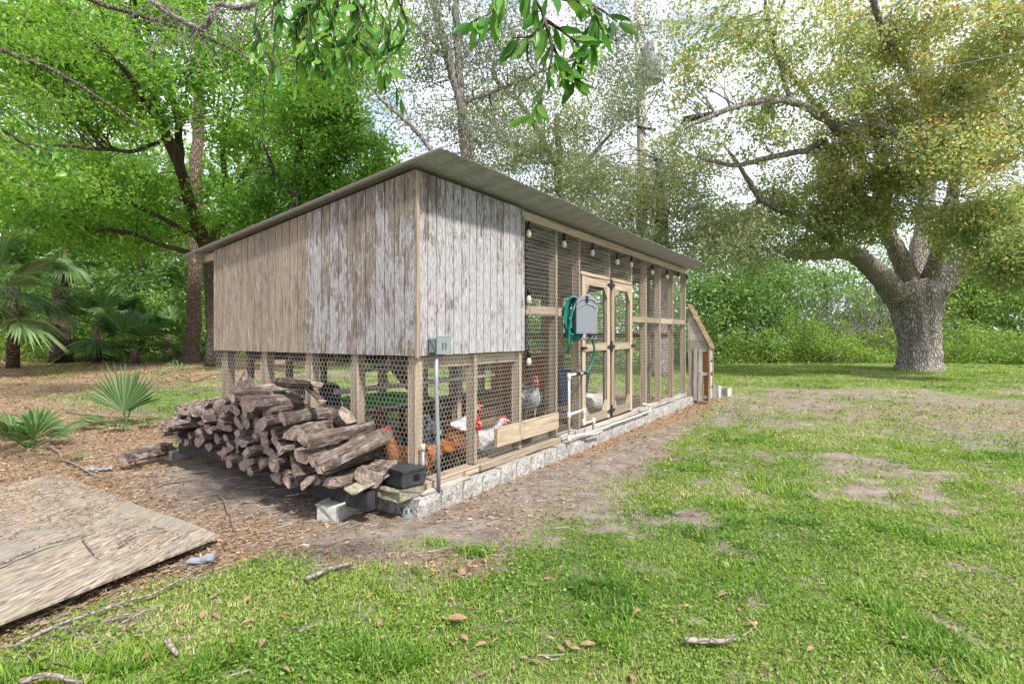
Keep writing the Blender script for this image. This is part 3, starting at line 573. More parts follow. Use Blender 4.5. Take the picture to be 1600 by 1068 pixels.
# lines of undergrowth
def band(name, label, cat, pts, h, depth, n, mat, Lf, per=26, sig=.16, droop=-.2, kind='stuff', tone=0):
    P = np.array(pts); seg = np.linalg.norm(np.diff(P, axis=0), axis=1); cum = np.r_[0, np.cumsum(seg)]; t = RNG.random(n)*cum[-1]
    C = np.stack([np.interp(t, cum, P[:, 0]), np.interp(t, cum, P[:, 1])+RNG.uniform(-depth, depth, n), np.zeros(n)], 1)
    hh = h*np.clip(.25+(fbm(C[:, 0]*.55, C[:, 1]*.55+3)-.35)*3.0, .12, 1.7); C[:, 2] = RNG.random(n)**.8*hh
    pts_ = np.repeat(C, per, 0)+RNG.normal(size=(n*per, 3))*np.array([sig, sig, sig*.7]); k = pts_[:, 2] > .02; pts_ = pts_[k]
    rn = np.clip(RNG.normal(.45, .2, len(pts_))+np.repeat(RNG.normal(tone, .15, n), per)[k], 0, 1)
    return tag(quads(name, leafquads(pts_, Lf, Lf*.5, droop=droop), rn, mat), label, cat, kind=kind)
band('undergrowth', 'bright green weeds growing along the foot of the field edge trees', 'undergrowth', [at(1105, 0, 24)[:2], at(1250, 0, 25)[:2], at(1400, 0, 25)[:2], at(1700, 0, 22.5)[:2]], 1.35, 1.5, 1400, 'leaf_weed', .12, tone=.1)
band('undergrowth', 'taller irregular shrubs behind the bright weeds on the right', 'undergrowth', [at(1100, 0, 27)[:2], at(1250, 0, 29)[:2], at(1420, 0, 30)[:2], at(1720, 0, 27)[:2]], 4.2, 1.8, 1200, 'leaf_hedge', .17, 26, .3, tone=.12)
band('undergrowth', 'rounded green bushes growing beyond the lawn behind the coop', 'undergrowth', [(-9, 24), (-2, 22), (5, 22.5), (9, 24)], 4.6, 1.4, 1000, 'leaf_hedge', .17, 28, .32)
band('undergrowth', 'lime green bushes between the palms on the left', 'undergrowth', [(-27, 24), (-21, 26.5), (-14, 28), (-8, 28)], 2.6, 1.2, 700, 'leaf_weed', .16, 26, .3)
band('far_woods', 'dense far woodland closing the horizon behind the field', 'woodland', [(-60, 38), (-20, 42), (10, 44), (35, 40), (62, 32)], 9, 3.5, 3200, 'leaf_hedge', .36, 24, .7)
band('forest_understorey', 'shady green understorey bushes at the edge of the left wood', 'undergrowth', [(-36, 24.5), (-24, 28), (-13, 30), (-5, 30)], 3.0, 2.0, 900, 'leaf_dark', .2, 26, .35)
band('wood_backdrop', 'dense green woodland deep behind the palms on the left', 'woodland', [(-52, 38), (-30, 41), (-8, 42)], 15, 2.5, 2300, 'leaf_green', .5, 22, .8, tone=.1)
band('low_weeds', 'low bright weeds at the foot of the left wood', 'weeds', [(-26, 21), (-20, 25), (-10, 26)], .6, 1.3, 220, 'leaf_weed', .1, 22, .14)
# tangled bare brush left of the oak
m = MB()
for i in range(230):
    x, y, _ = at(random.uniform(1215, 1420), 0, random.uniform(26, 29)); h = random.uniform(1.2, 3.8); p = [Vector((x, y, 0))]
    a = random.uniform(-1, 1)
    for k in range(5): a += random.uniform(-.6, .6); p.append(p[-1]+Vector((math.sin(a)*h*.25, random.uniform(-.15, .15), max(.05, math.cos(a))*h*.25)))
    m.tube(p, [.035, .03, .025, .02, .014, .008], 4, caps=False)
tag(m.build('brush', 'grey_bark', None), 'tangle of bare grey brush under the trees left of the live oak', 'brush', kind='stuff')
# ------------------------------------------------------------------ palms
def fan(parent, base, dirv, stem, rad, nl=26, spread=2.5, name='frond', mat='frond', wd=.03, seed=0, sag=.5, tone=0):
    """fan frond: stalk and folded leaflets with drooping tips"""
    rr = random.Random(seed); b = Vector(base); d = Vector(dirv).normalized(); hub = b+d*stem+Vector((0, 0, -.06*stem))
    side = d.cross(Vector((0, 0, 1))); side = side.normalized() if side.length > .1 else Vector((1, 0, 0)); up = side.cross(d).normalized()
    F = []; mid = b.lerp(hub, .5)+Vector((0, 0, .05*stem)); sw = side*.012
    F.append([b-sw, mid-sw, mid+sw, b+sw]); F.append([mid-sw, hub-sw, hub+sw, mid+sw]); su = up*.01
    F.append([b-su, mid-su, mid+su, b+su]); F.append([mid-su, hub-su, hub+su, mid+su])
    for i in range(nl):
        a = (i/(nl-1)-.5)*spread+rr.uniform(-.03, .03); ld = (d*math.cos(a)+side*math.sin(a)+up*(.25-.2*abs(a))).normalized()
        ln = rad*(1-.18*abs(a)/1.3)*rr.uniform(.88, 1.05); ws = ld.cross(up).normalized()*wd
        p1 = hub+ld*ln*.55-Vector((0, 0, .06*sag*ln)); p2 = hub+ld*ln*rr.uniform(.93, 1)-Vector((0, 0, (.35+.2*rr.random())*sag*ln)); n2 = up*wd*.6
        F.append([hub, p1-ws+n2, p2, p1]); F.append([hub, p1, p2, p1+ws+n2])
    V = np.array([[list(q) for q in f] for f in F]); rn = np.clip(RNG.normal(.4+tone, .2, len(F)), 0, 1)
    return quads(name, V, rn, mat, parent)
def palm(name, label, base, n, stem, rad, el=(.2, 1.4), group=None, nl=24, wd=.03, h=0, mat='frond', sag=.5, cat='palm', tone=0):
    t = thing(name, label, cat, base, 0, group)
    for i in range(n):
        a = 2.4*i+random.uniform(-.3, .3); e_ = random.uniform(*el)
        fan(t, (0, 0, h), (math.cos(a)*math.cos(e_), math.sin(a)*math.cos(e_), math.sin(e_)), stem*random.uniform(.8, 1.15), rad*random.uniform(.85, 1.1), nl, seed=i*7+n, wd=wd, sag=sag, mat=mat, tone=tone)
    return t
# nearest saw palmetto: one stiff upright fan and a few spreading ones
bx, by, _ = gp(197, 664); t = thing('saw_palmetto', 'young saw palmetto with one stiff upright green fan left of the woodpile', 'palm', (bx, by, 0))
fan(t, (0, 0, 0), (.02, -.25, 1), .22, .78, 22, 2.3, seed=3, sag=.12, wd=.022)
fan(t, (0, 0, 0), (.1, .25, 1), .2, .72, 18, 2.0, seed=4, sag=.15, wd=.022)
for i, (dx, dy, dz) in enumerate(((-1, -.1, .25), (.9, -.3, .2), (-.5, -.6, .15), (.3, -.7, .1))): fan(t, (0, 0, 0), (dx, dy, dz), .25, .5, 10, 1.1, seed=9+i, sag=.6, wd=.018)
PG = 'saw palmettos on the bare ground left of the coop'
x, y, _ = gp(45, 702); palm('saw_palmetto', 'ragged low saw palmetto at the left edge of the photo', (x, y, 0), 8, .25, .42, (.3, 1.2), PG, 12, .02, sag=.3)
x, y, _ = gp(300, 598); palm('saw_palmetto', 'sparse drooping palmetto between the pine and the coop corner', (x, y, 0), 5, .6, .8, (.1, .7), PG, 8, .02, sag=.8)
x, y, _ = gp(278, 640); palm('saw_palmetto', 'tiny two leaved palmetto sprout behind the woodpile', (x, y, 0), 2, .25, .35, (.3, .6), PG, 5, .016, sag=.4)
# cabbage palms in the wood
CG = 'cabbage palms in the left wood'
x, y, _ = gp(95, 567)
t = palm('cabbage_palm', 'cabbage palm with a thick bare brown trunk at the left', (x, y, 0), 15, 1.1, 1.4, (-.9, .9), CG, 24, .045, h=5.1)
tr = MB().tube([(0, 0, -.05), (.02, 0, .8), (-.02, 0, 2.5), (.03, 0, 4), (0, 0, 5.1)], [.46, .36, .3, .25, .25], 14, .06); tr.build('trunk', 'palm_bark', t, True)
for px, Y, h, n, lab in ((20, 20, 3.4, 20, 'cabbage palm with pale drooping fans at the far left edge'), (-30, 16, 2.5, 14, 'low cabbage palm leaning in from beyond the left edge'), (150, 24, 1.6, 17, 'short cabbage palm between the bare palm trunk and the pine'),
                         (210, 23, .6, 14, 'knee high dark palm in the shade near the wood floor'), (262, 26, 1.2, 16, 'dark fan palm close behind the pine trunk')):
    x = at(px, 0, Y)[0]; t = palm('cabbage_palm', lab, (x, Y, 0), n, 1.15, 1.5, (-1.0, 1.1), CG, 24, .055, h=h, tone=.3 if px < 100 else -.05)
    MB().tube([(0, 0, -.05), (.03, .02, h*.5), (0, 0, h)], [.2, .17, .16], 10, .06).build('trunk', 'palm_bark', t, True)
# ------------------------------------------------------------------ utility pole, transformer, cable
t = thing('utility_pole', 'tall pale wooden utility pole with a grey transformer behind the coop', 'utility pole', (at(1006, 0, 18)[0], 18, 0))
o = Vector(t.location)
MB().tube([Vector(at(1007, 590, 18))-o, Vector(at(1003, 250, 18))-o, Vector(at(996, -60, 18))-o], [.17, .15, .13], 16).build('pole', 'old_grey', t, True)
c = Vector(at(1019, 99, 17.8))-o
m = MB(); m.tube([c+Vector((0, 0, z)) for z in (-.62, -.58, .5, .6, .66)], [.27, .3, .3, .27, .12], 20); tf = m.build('transformer', 'conduit', t, True)
for dx in (-.12, .12): MB().tube([c+Vector((dx, 0, .62)), c+Vector((dx, 0, .75)), c+Vector((dx, 0, .9))], [.05, .035, .04], 8).build('bushing', 'pvc', t, True)
m = MB(); m.tube([c+Vector((.28, -.05, .35)), c+Vector((.38, -.05, 0)), c+Vector((.35, -.05, -.7)), c+Vector((-.1, -.05, -1.4)), c+Vector((-.28, 0, -1.9))], .018, 6, caps=False); m.build('lead_wire', 'cord', t)
MB().box(c.x-.36, c.x-.26, -.1, .1, c.z-.35, c.z+.3).build('bracket', 'black_iron', t)
a = Vector(at(1010, 200, 17.8)); b = Vector(at(1070, 186, 15.5)); b2 = Vector(at(1120, 178, 14.2)); d = Vector(at(1350, 130, 9.5)); d2 = Vector(at(1700, 60, 7))
t = thing('power_cable', 'overhead cable running right from the pole with a thick black sleeve', 'cable', a)
MB().tube([p-a for p in (a, a.lerp(b, .5)-Vector((0, 0, .04)), b, b2, d, d2)], .007, 6).build('cable', 'conduit', t)
MB().tube([b-a, b.lerp(b2, .5)-a, b2-a], [.085, .09, .085], 12).build('sleeve', 'black_plastic', t, True)
m = MB(); m.tube([(-.3, 0, .05), (-.05, 0, 0), (.3, 0, -.06)], .05, 10); m.build('splice', 'black_plastic', t, True)
a = Vector(at(1001, 235, 17.8)); t = thing('service_wire', 'thin wire from the utility pole sagging down to the left behind the roof', 'cable', a)
MB().tube([(0, 0, 0), Vector(at(900, 250, 19))-a, Vector(at(760, 258, 22))-a, Vector(at(500, 215, 30))-a], .012, 5).build('wire', 'cord', t)

# ------------------------------------------------------------------ the coop
coop = cthing('chicken_coop', 'weathered wooden chicken coop with sloping metal roof and wire sides', 'chicken coop', 0, 0, 0)
LW, DP = 7.23, 2.58
rz = lambda v: 2.455-.145*v                 # top of the walls
ZS, ZP = .2, 1.12                           # sill top, panel bottom
def sheet(along, a0, a1, mat, seed):
    """grooved plywood siding: backing with proud strips between the grooves"""
    m = MB(); rr = random.Random(seed); x = a0; ed = [a0]
    while x < a1-.03:
        x = min(a1, x+.1015+rr.uniform(-.003, .003)); ed.append(x)
    for i in range(len(ed)-1):
        l, r = ed[i]+(.0045 if i else 0), ed[i+1]-(.0045 if i < len(ed)-2 else 0)
        for (p, q, d0, d1) in ((l, r, -.018, -.006), (ed[i], ed[i+1], -.006, 0.)):
            zb = ZP+rr.uniform(-.0015, .0015)
            if along == 'v': m.prism([(p, zb), (q, zb), (q, rz(q)-.005), (p, rz(p)-.005)], 0, d0, d1)
            else: m.prism([(p, zb), (q, zb), (q, 2.447), (p, 2.447)], 1, d0, d1)
    o = m.build('wall_panel', mat, coop); at_ = o.data.attributes.new('strip', 'FLOAT', 'FACE'); vals = [rr.random() for _ in range(len(ed))]; co = o.data.vertices; ix = 1 if along == 'v' else 0
    at_.data.foreach_set('value', [vals[min(len(vals)-1, max(0, int((sum(co[i_].co[ix] for i_ in f.vertices)/len(f.vertices)-a0)/.1015)))] for f in o.data.polygons])
    nb = MB()
    for a in [a0+.03, (a0+a1)/2, a1-.03]:
        z = ZP+.03
        while z < (rz(a) if along == 'v' else 2.44)-.03:
            if along == 'v': nb.tube([(-.0175, a, z), (-.0205, a, z)], .004, 6)
            else: nb.tube([(a, -.0175, z), (a, -.0205, z)], .004, 6)
            z += .2
    nb.build('nail_heads', 'black_iron', o)['kind'] = 'stuff'
    return o
sheet('v', 1.213, DP, 'siding_tan', 1)['label'] = 'tan weathered siding panel at the low end'
sheet('v', -.012, 1.207, 'siding_mix', 2)['label'] = 'half peeled siding panel next to the corner'
sheet('u', .006, 1.478, 'siding_white', 3)['label'] = 'white peeling siding panel on the long side'
MB().rough(-.024, .004, -.036, -.016, ZP-.012, 2.44, .001).build('corner_trim', 'lumber', coop)
m = MB()
for z in (1.47, 1.93):   # staple line and nail heads
    pass
# nesting room behind the panels: floor, back wall, inner wall
MB().box(.0, 1.478, .002, DP, ZP+.0, ZP+.02).build('floor_board', 'dark_wood_h', coop)
for k in range(12):
    a0, a1 = .02+k*(DP/12), .02+(k+1)*(DP/12)-.008
    if a1 < DP-.02: MB().prism([(a0, ZP+.02), (a1, ZP+.02), (a1, rz(a1)-.06), (a0, rz(a0)-.06)], 0, 1.44, 1.46).build('partition_board', 'old_grey', coop)
for k in range(7): MB().prism([(.01+k*.21, ZP), (.205+k*.21, ZP), (.205+k*.21, rz(DP)-.06), (.01+k*.21, rz(DP)-.06)], 1, DP-.02, DP).build('back_board', 'old_grey', coop)
for k in range(3): MB().rough(.1, 1.4, DP-.03, DP-.012, .1+k*.2, .29+k*.2, .002).build('back_board', 'dark_wood_h', coop)  # dark boards added to deepen the shade under the nesting room
# floor joists seen under the nesting room
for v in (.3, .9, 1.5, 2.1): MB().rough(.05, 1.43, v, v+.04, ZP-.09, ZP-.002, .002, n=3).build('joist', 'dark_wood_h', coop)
MB().rough(.02, 1.45, .045, .085, ZP-.1, ZP-.003, .002).build('joist', 'lumber_h', coop)
# posts along the long side (2x4 on edge), left end, back and far end
def post(u0, u1, v0, v1, z0, z1, mat='lumber', name='post'): return MB().rough(u0, u1, v0, v1, z0, z1, .0018, n=6).build(name, mat, coop)
PU = [.758, 1.47, 2.2, 2.76, 3.645, 4.45, 5.06, 5.74, 6.45, 7.23]
post(.002, .088, .002, .09, .14, ZP-.002)
for i, u in enumerate(PU):
    post(u-.042, u, .006, .096, ZS, (ZP-.002 if i == 0 else 2.36) if i != 4 else 2.36)
for v in (.65, 1.2, 1.82, 2.44): post(.002, .09, v-.045, v+.045, .14, ZP-.002)
for u in (2.2, 3.0, 3.65, 4.4, 5.1, 5.8, 6.5, 7.2): post(u-.09, u, DP-.09, DP, 0, rz(DP)-.09)
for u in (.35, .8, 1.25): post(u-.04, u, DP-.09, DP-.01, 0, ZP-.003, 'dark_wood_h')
for v in (.7, 1.4, 2.0): post(LW-.045, LW, v-.045, v+.045, 0, rz(v)-.09)
post(2.15, 2.24, 1.3, 1.39, 0, rz(1.3)-.09); post(4.4, 4.49, 1.3, 1.39, 0, rz(1.3)-.09)
def rail(u0, u1, v0, v1, z0, z1, mat='lumber_h', name='rail'): return MB().rough(u0, u1, v0, v1, z0, z1, .0018, n=5).build(name, mat, coop)
rail(1.478, LW, .004, .05, 2.362, 2.45, name='top_plate'); rail(-.0, 1.474, .0, .04, 2.37, 2.442, name='top_plate')
rail(1.48, 2.157, .002, .04, 1.465, 1.555); rail(2.202, 2.717, .002, .04, 1.465, 1.555)
for a, b in ((4.452, 5.016), (5.062, 5.696), (5.742, 6.406), (6.452, 7.186)): rail(a, b, .002, .04, 1.44, 1.53)
rail(2.762, 3.602, -.002, .036, 1.955, 2.0); rail(3.647, 4.408, -.002, .036, 1.955, 2.0)
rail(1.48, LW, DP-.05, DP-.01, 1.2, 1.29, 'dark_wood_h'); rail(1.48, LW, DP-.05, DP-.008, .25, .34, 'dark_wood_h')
rail(.09, LW, DP-.05, DP, rz(DP)-.088, rz(DP)-.004, name='top_plate')
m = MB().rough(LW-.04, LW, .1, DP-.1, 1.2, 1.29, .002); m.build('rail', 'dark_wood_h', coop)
for k in range(15): MB().prism([(1.5+k*.2, 1.3), (1.692+k*.2, 1.3), (1.692+k*.2, rz(DP)-.1), (1.5+k*.2, rz(DP)-.1)], 1, DP-.11, DP-.092).build('back_board', 'shade_wood_v', coop)  # upper back wall boarded over, added to darken the view inside
# rafters and the roof
for u in (.03, .7, 1.38, 2.1, 2.9, 3.7, 4.5, 5.3, 6.1, 7.19):
    MB().prism([(.1, rz(.1)-.085), (DP-.06, rz(DP-.06)-.085), (DP+.22, rz(DP+.22)-.06), (DP+.22, rz(DP+.22)+.0), (.1, rz(.1)+.0)], 0, u-.019, u+.019).build('rafter', 'lumber_h', coop)
for v in (.6, 1.5): MB().box(.05, LW, v-.02, v+.02, rz(v)+.002, rz(v)+.02).build('purlin', 'dark_wood_h', coop)
v0, v1 = -.315, DP+.43; u0, u1 = -.1, 7.42; ns = 9; sw = (u1-u0)/ns
for s_ in range(ns):
    m = MB(); a = u0+s_*sw; nu = 26; st = s_*.0012; nv = 8; top = []; q = 0
    for j in range(nv+1):
        v = v0+(v1-v0)*j/nv+(random.uniform(-.012, .012) if j in (0, nv) else 0)
        for i in range(nu+1):
            u = a+(sw+.03)*i/nu if s_ < ns-1 else a+sw*i/nu
            z = rz(v)+.028+.009*math.cos(2*math.pi*(u-u0)/.076)+(.0015 if s_ % 2 else 0)+.012*math.sin(u*1.1)*max(0, -v)*3
            top.append((u, v, z))
    fs = [(j*(nu+1)+i, j*(nu+1)+i+1, (j+1)*(nu+1)+i+1, (j+1)*(nu+1)+i) for j in range(nv) for i in range(nu)]
    m.add(top, fs); o = m.build('roof_sheet', 'roof', coop, True)
    so_ = o.modifiers.new('thickness', 'SOLIDIFY'); so_.thickness = .0012
MB().rough(u0+.02, u1-.02, DP+.225, DP+.25, rz(DP+.22)-.07, rz(DP+.22)+.012, .002, n=8).build('fascia', 'lumber_h', coop)
# blocks and sill
x = -.1; k = 0
def rockface(u0, u1, v0, v1, z0, z1, seed, axis_='u'):
    """split face block: front pitted by real relief"""
    m = MB(); rr = random.Random(seed); nu, nz_ = 9, 4; L_ = u1-u0
    fr = []
    for j in range(nz_+1):
        for i in range(nu+1):
            e_ = i in (0, nu) or j in (0, nz_)
            fr.append((u0+L_*i/nu, v0+(0.004 if e_ else -rr.uniform(0, .014)), z0+(z1-z0)*j/nz_+(rr.uniform(-.004, .004) if j == nz_ else 0)))
    m.add(fr, [(j*(nu+1)+i, j*(nu+1)+i+1, (j+1)*(nu+1)+i+1, (j+1)*(nu+1)+i) for j in range(nz_) for i in range(nu)])
    m.box(u0, u1, v0+.004, v1, z0, z1-.004); return m
bl = [-.1, .16, .42, .68, .95, 1.2, 1.46, 1.72, 1.98, 2.24]
while bl[-1] < 7.3: bl.append(bl[-1]+.4)
for i in range(len(bl)-1):
    dz = .008*math.sin(i*1.7); gx_, gy_, _ = wc((bl[i]+bl[i+1])/2, -.1)
    rockface(bl[i]+.004, bl[i+1]-.004, -.105, .1, -.08, .135+dz, i).build('foundation_block', 'block', coop)
for i in range(2): rockface(.0, .355, -.0, .2, -.08, .125, 50+i).build('foundation_block', 'block', coop).matrix_local = Matrix.Translation((-.1, .46+i*.363, 0)) @ Matrix.Rotation(-math.pi/2, 4, 'Z')
rail(.09, .74, -.03, .095, .137, .197, name='sill_board'); rail(.74, 2.2, -.045, .1, .14, .196, name='sill_board')
rail(2.2, 4.45, -.02, .1, .145, .198, 'old_grey_h', 'sill_board'); rail(4.45, 7.25, -.02, .1, .145, .198, 'old_grey_h', 'sill_board')
MB().rough(.09, .0+.1, .1, DP, .13, .19, .002).build('sill_board', 'lumber', coop)
MB().rough(.0, .09, .1, .6, .126, .138, .001).build('sill_board', 'lumber', coop)
rail(-.02, .55, -.09, -.035, .137, .15, 'old_grey_h', 'sill_board')
MB().rough(.975, 2.125, -.048, -.01, .295, .463, .002, n=6).build('kick_board', 'lumber_h', coop)['label'] = 'newer brown board nailed over the wire near the ground'
# doors
def door(u0, u1, seed, label):
    z0, z1 = .225, 1.945; v0, v1 = -.012, .026; s_ = .095
    d = bpy.data.objects.new('door', None); COL.objects.link(d); d.parent = coop; d['label'] = label
    def p(m, nm, mat='lumber'): return m.build(nm, mat, d)
    for a, b in ((u0, u0+s_), (u1-s_, u1)): p(MB().rough(a, b, v0, v1, z0, z1, .0015, n=5), 'stile')
    for a, b in ((z0, z0+.1), (1.07, 1.165), (z1-.1, z1)): p(MB().rough(u0+s_+.001, u1-s_-.001, v0+.002, v1, a, b, .0015), 'rail', 'lumber_h')
    for a, b in ((z0+.1, 1.07), (1.165, z1-.1)):
        c = .1
        for (x, sx) in ((u0+s_, 1), (u1-s_, -1)):
            if b < 1.1: tri = [(x, a+.001), (x+sx*c, a+.001), (x, a+c*1.3)]; p(MB().prism(tri, 1, v0+.004, v1), 'corner_brace')
            else: tri = [(x, b-.001), (x+sx*c, b-.001), (x, b-c*1.3)]; p(MB().prism(tri, 1, v0+.004, v1), 'corner_brace')
    return d
D1 = door(2.775, 3.598, 1, 'left wire door with cut corner openings'); D2 = door(3.65, 4.405, 2, 'right wire door with cut corner openings')
def strap(u, z, r=.075, name='strap_hinge', par=coop):
    m = MB()
    for sx in (-1, 1): m.prism([(u+sx*.012, z-.05), (u+sx*.028, z-.05), (u+sx*.03, z-.025), (u+sx*(r+.02), z-.012), (u+sx*(r+.055), z), (u+sx*(r+.02), z+.012), (u+sx*.03, z+.025), (u+sx*.028, z+.05), (u+sx*.012, z+.05)], 1, -.024, -.014)
    m.tube([(u, -.022, z-.07), (u, -.022, z), (u, -.022, z+.07)], .012, 8); return m.build(name, 'black_iron', par)
for z in (1.9, 1.117, .305): strap(3.624, z)
MB().box(4.36, 4.4, -.03, -.013, 1.105, 1.13).build('latch', 'black_iron', coop); MB().tube([(4.36, -.03, 1.118), (4.5, -.032, 1.118)], .012, 8).build('latch_bolt', 'black_iron', coop)
MB().tube([(2.74, -.02, 1.115), (2.84, -.03, 1.115)], .015, 8).build('latch_bolt', 'black_iron', coop)
# chicken wire: real hexagon netting
def net(a0, a1, z0, z1, mp, r=.0011, w_=.04, par=coop, clip=None, name='wire_netting', mesh=None):
    s = w_/math.sqrt(3); V = []; F = []; rows = int((z1-z0)/(1.5*s))+2; cols = int((a1-a0)/w_)+2
    def seg(p, q):
        if clip and not (clip(*p) and clip(*q)): return
        for e_ in (p, q):
            if e_[0] < a0-.001 or e_[0] > a1+.001 or e_[1] < z0-.001 or e_[1] > z1+.001: return
        dx, dz = q[0]-p[0], q[1]-p[1]; ln = math.hypot(dx, dz); nx_, nz_ = -dz/ln*r, dx/ln*r; b = len(V)
        for c in (p, q):
            V.append(mp(c[0]+nx_, c[1]+nz_, -r*.6)); V.append(mp(c[0]-nx_, c[1]-nz_, -r*.6)); V.append(mp(c[0], c[1], r))
        for k in range(3): F.append((b+k, b+(k+1) % 3, b+3+(k+1) % 3, b+3+k))
    for j in range(-1, rows):
        for i in range(-1, cols):
            cx = a0+i*w_+(w_/2 if j % 2 else 0); cz = z0+j*1.5*s
            jj = lambda: random.uniform(-.0012, .0012)
            A = (cx, cz+s); B = (cx+w_/2, cz+s/2); C = (cx+w_/2, cz-s/2); D = (cx, cz-s)
            seg(A, B); seg(B, C); seg(C, D)
    me = bpy.data.meshes.new(name); me.from_pydata(V, [], F); me.materials.append(M['wire']); o = bpy.data.objects.new(name, me); COL.objects.link(o); o.parent = par
    return o
fu = lambda a, z, d: (a, -.004+d, z)
net(.01, 1.47, ZS-.02, ZP, fu); net(1.48, 2.76, ZS, 2.36, fu, w_=.046)
net(2.76, 4.45, 2.0, 2.36, fu, w_=.05); net(4.45, 7.23, ZS, 2.36, fu, r=.0009, w_=.055)
for D, a, b in ((D1, 2.87, 3.503), (D2, 3.745, 4.31)):
    net(a, b, .325, 1.07, lambda a_, z, d: (a_, .02+d, z), par=D); net(a, b, 1.165, 1.845, lambda a_, z, d: (a_, .02+d, z), par=D)
net(.01, DP, .13, ZP, lambda a, z, d: (-.004+d, a, z))
net(.01, DP, .2, rz(DP)-.1, lambda a, z, d: (LW+d, a, z), w_=.06, r=.0008)
net(.1, LW, .2, rz(DP)-.1, lambda a, z, d: (a, DP+.004+d, z), w_=.06, r=.0008)

# ------------------------------------------------------------------ inside the coop
def ci(name, label, cat, u, v, z=0, group=None): return cthing(name, label, cat, u, v, z, group)
m = MB()
t = ci('run_floor', None, None, 0, 0); bpy.data.objects.remove(t)
fl_ = MB(); nn = 14
pts = [(.1+(LW-.15)*i/40, .1+(DP-.15)*j/nn, .035+.02*random.random()) for j in range(nn+1) for i in range(41)]
fl_.add(pts, [(j*41+i, j*41+i+1, (j+1)*41+i+1, (j+1)*41+i) for j in range(nn) for i in range(40)])
M['run_soil'] = stone('dark_run_soil', (.045, .038, .034), (.13, .11, .095), 30, (.17, .11, .07))  # dark soil, coloured darker still to deepen the shade inside
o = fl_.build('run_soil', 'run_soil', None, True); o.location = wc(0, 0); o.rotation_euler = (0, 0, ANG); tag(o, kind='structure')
t = ci('feeding_shelf', 'rough dark wooden shelf standing inside the coop', 'shelf', 1.0, 1.5, .03)
MB().rough(-.5, .7, -.2, .25, .5, .53, .003).build('shelf_board', 'old_grey_h', t)
for a in (-.45, .62):
    for b in (-.17, .18): MB().rough(a, a+.05, b, b+.05, 0, .5, .002).build('leg', 'dark_wood_h', t)
t = ci('feed_tray', 'bright green plastic tray on the shelf inside the coop', 'tray', 1.05, 1.5, .56)
m = MB(); ro = [(.36, .17, .075), (.33, .15, .0)]; vs = []
for (a, b, z) in ((.33, .15, 0), (.37, .18, .09), (.355, .165, .09), (.32, .14, .012)):
    for k in range(24):
        th = 2*math.pi*k/24; cx_, sy_ = math.cos(th), math.sin(th); e_ = .45; vs.append((a*abs(cx_)**e_*(1 if cx_ > 0 else -1), b*abs(sy_)**e_*(1 if sy_ > 0 else -1), z))
fs = [(j*24+k, j*24+(k+1) % 24, (j+1)*24+(k+1) % 24, (j+1)*24+k) for j in range(3) for k in range(24)]+[tuple(range(23, -1, -1)), tuple(72+k for k in range(24))]
m.add(vs, fs).build('tray', 'tray', t)
t = ci('roosting_pipe', 'grey metal roosting pipe running level inside the coop', 'perch', .1, .7, 1.0)
MB().tube([(0, 0, -.02), (.8, .1, 0), (2.0, .2, .02)], .016, 10).build('pipe', 'conduit', t, True)
t = ci('roosting_bar', 'long grey wooden roosting bar across the run', 'perch', .2, 1.1, .78)
MB().rough(0, 2.4, -.025, .025, -.02, .02, .003, n=6).build('bar', 'old_grey_h', t)
t = ci('wooden_crate', 'slatted dark crate on the run floor behind the wire', 'crate', 3.0, 1.7, .04)
for z in (.02, .16, .3):
    for (a, b, c, d) in ((-.35, .35, -.25, -.235), (-.35, .35, .235, .25), (-.35, -.335, -.23, .23), (.335, .35, -.23, .23)): MB().box(a, b, c, d, z, z+.11).build('slat', 'dark_wood_h', t)
t = ci('ramp', 'ridged wooden ramp leaning against the nesting room', 'ramp', 1.52, 1.9, .04)
MB().prism([(0, 1.06), (1.15, 0), (1.15, .03), (0, 1.09)], 1, -.14, .14).build('ramp_board', 'lumber', t)
for k in range(9): x = .1+k*.12; z = 1.09-x*.922; MB().box(x, x+.02, -.13, .13, z-.005, z+.015).build('cleat', 'dark_wood_h', t)
t = ci('storage_tote', 'blue plastic tote at the far end of the run', 'tote', 6.3, 1.9, .04)
m = MB(); m.tube([(0, 0, 0), (0, 0, .55)], [.33, .42], 4); m.build('tub', 'blue', t); MB().box(-.32, .32, -.32, .32, .55, .59).build('lid', 'blue', t)
t = ci('nest_shelf', 'wooden nest box shelf along the back of the run', 'shelf', 5.3, 2.15, .04)
for z in (.45, .85): MB().rough(-.9, .9, -.2, .25, z, z+.03, .002).build('shelf_board', 'orange_wood', t)
for a in (-.88, -.3, .28, .86): MB().box(a, a+.02, -.19, .24, 0, .85).build('divider', 'orange_wood', t)
t = ci('feeder_bucket', 'yellow feeder bucket standing under the nesting room', 'bucket', .45, 1.55, .04)
MB().tube([(0, 0, .2), (0, 0, .22), (0, 0, .5)], [.1, .12, .14], 20).build('bucket', 'yellow', t, True); MB().rough(-.16, .16, -.16, .16, 0, .2, .003).build('stand', 'dark_wood_h', t)
t = ci('water_barrel', 'dark plastic water barrel inside the coop behind the corner post', 'barrel', .75, 2.05, .04)
MB().tube([(0, 0, 0), (0, 0, .05), (0, 0, .35), (0, 0, .68), (0, 0, .72)], [.2, .24, .26, .24, .2], 24).build('barrel', 'black_plastic', t, True)
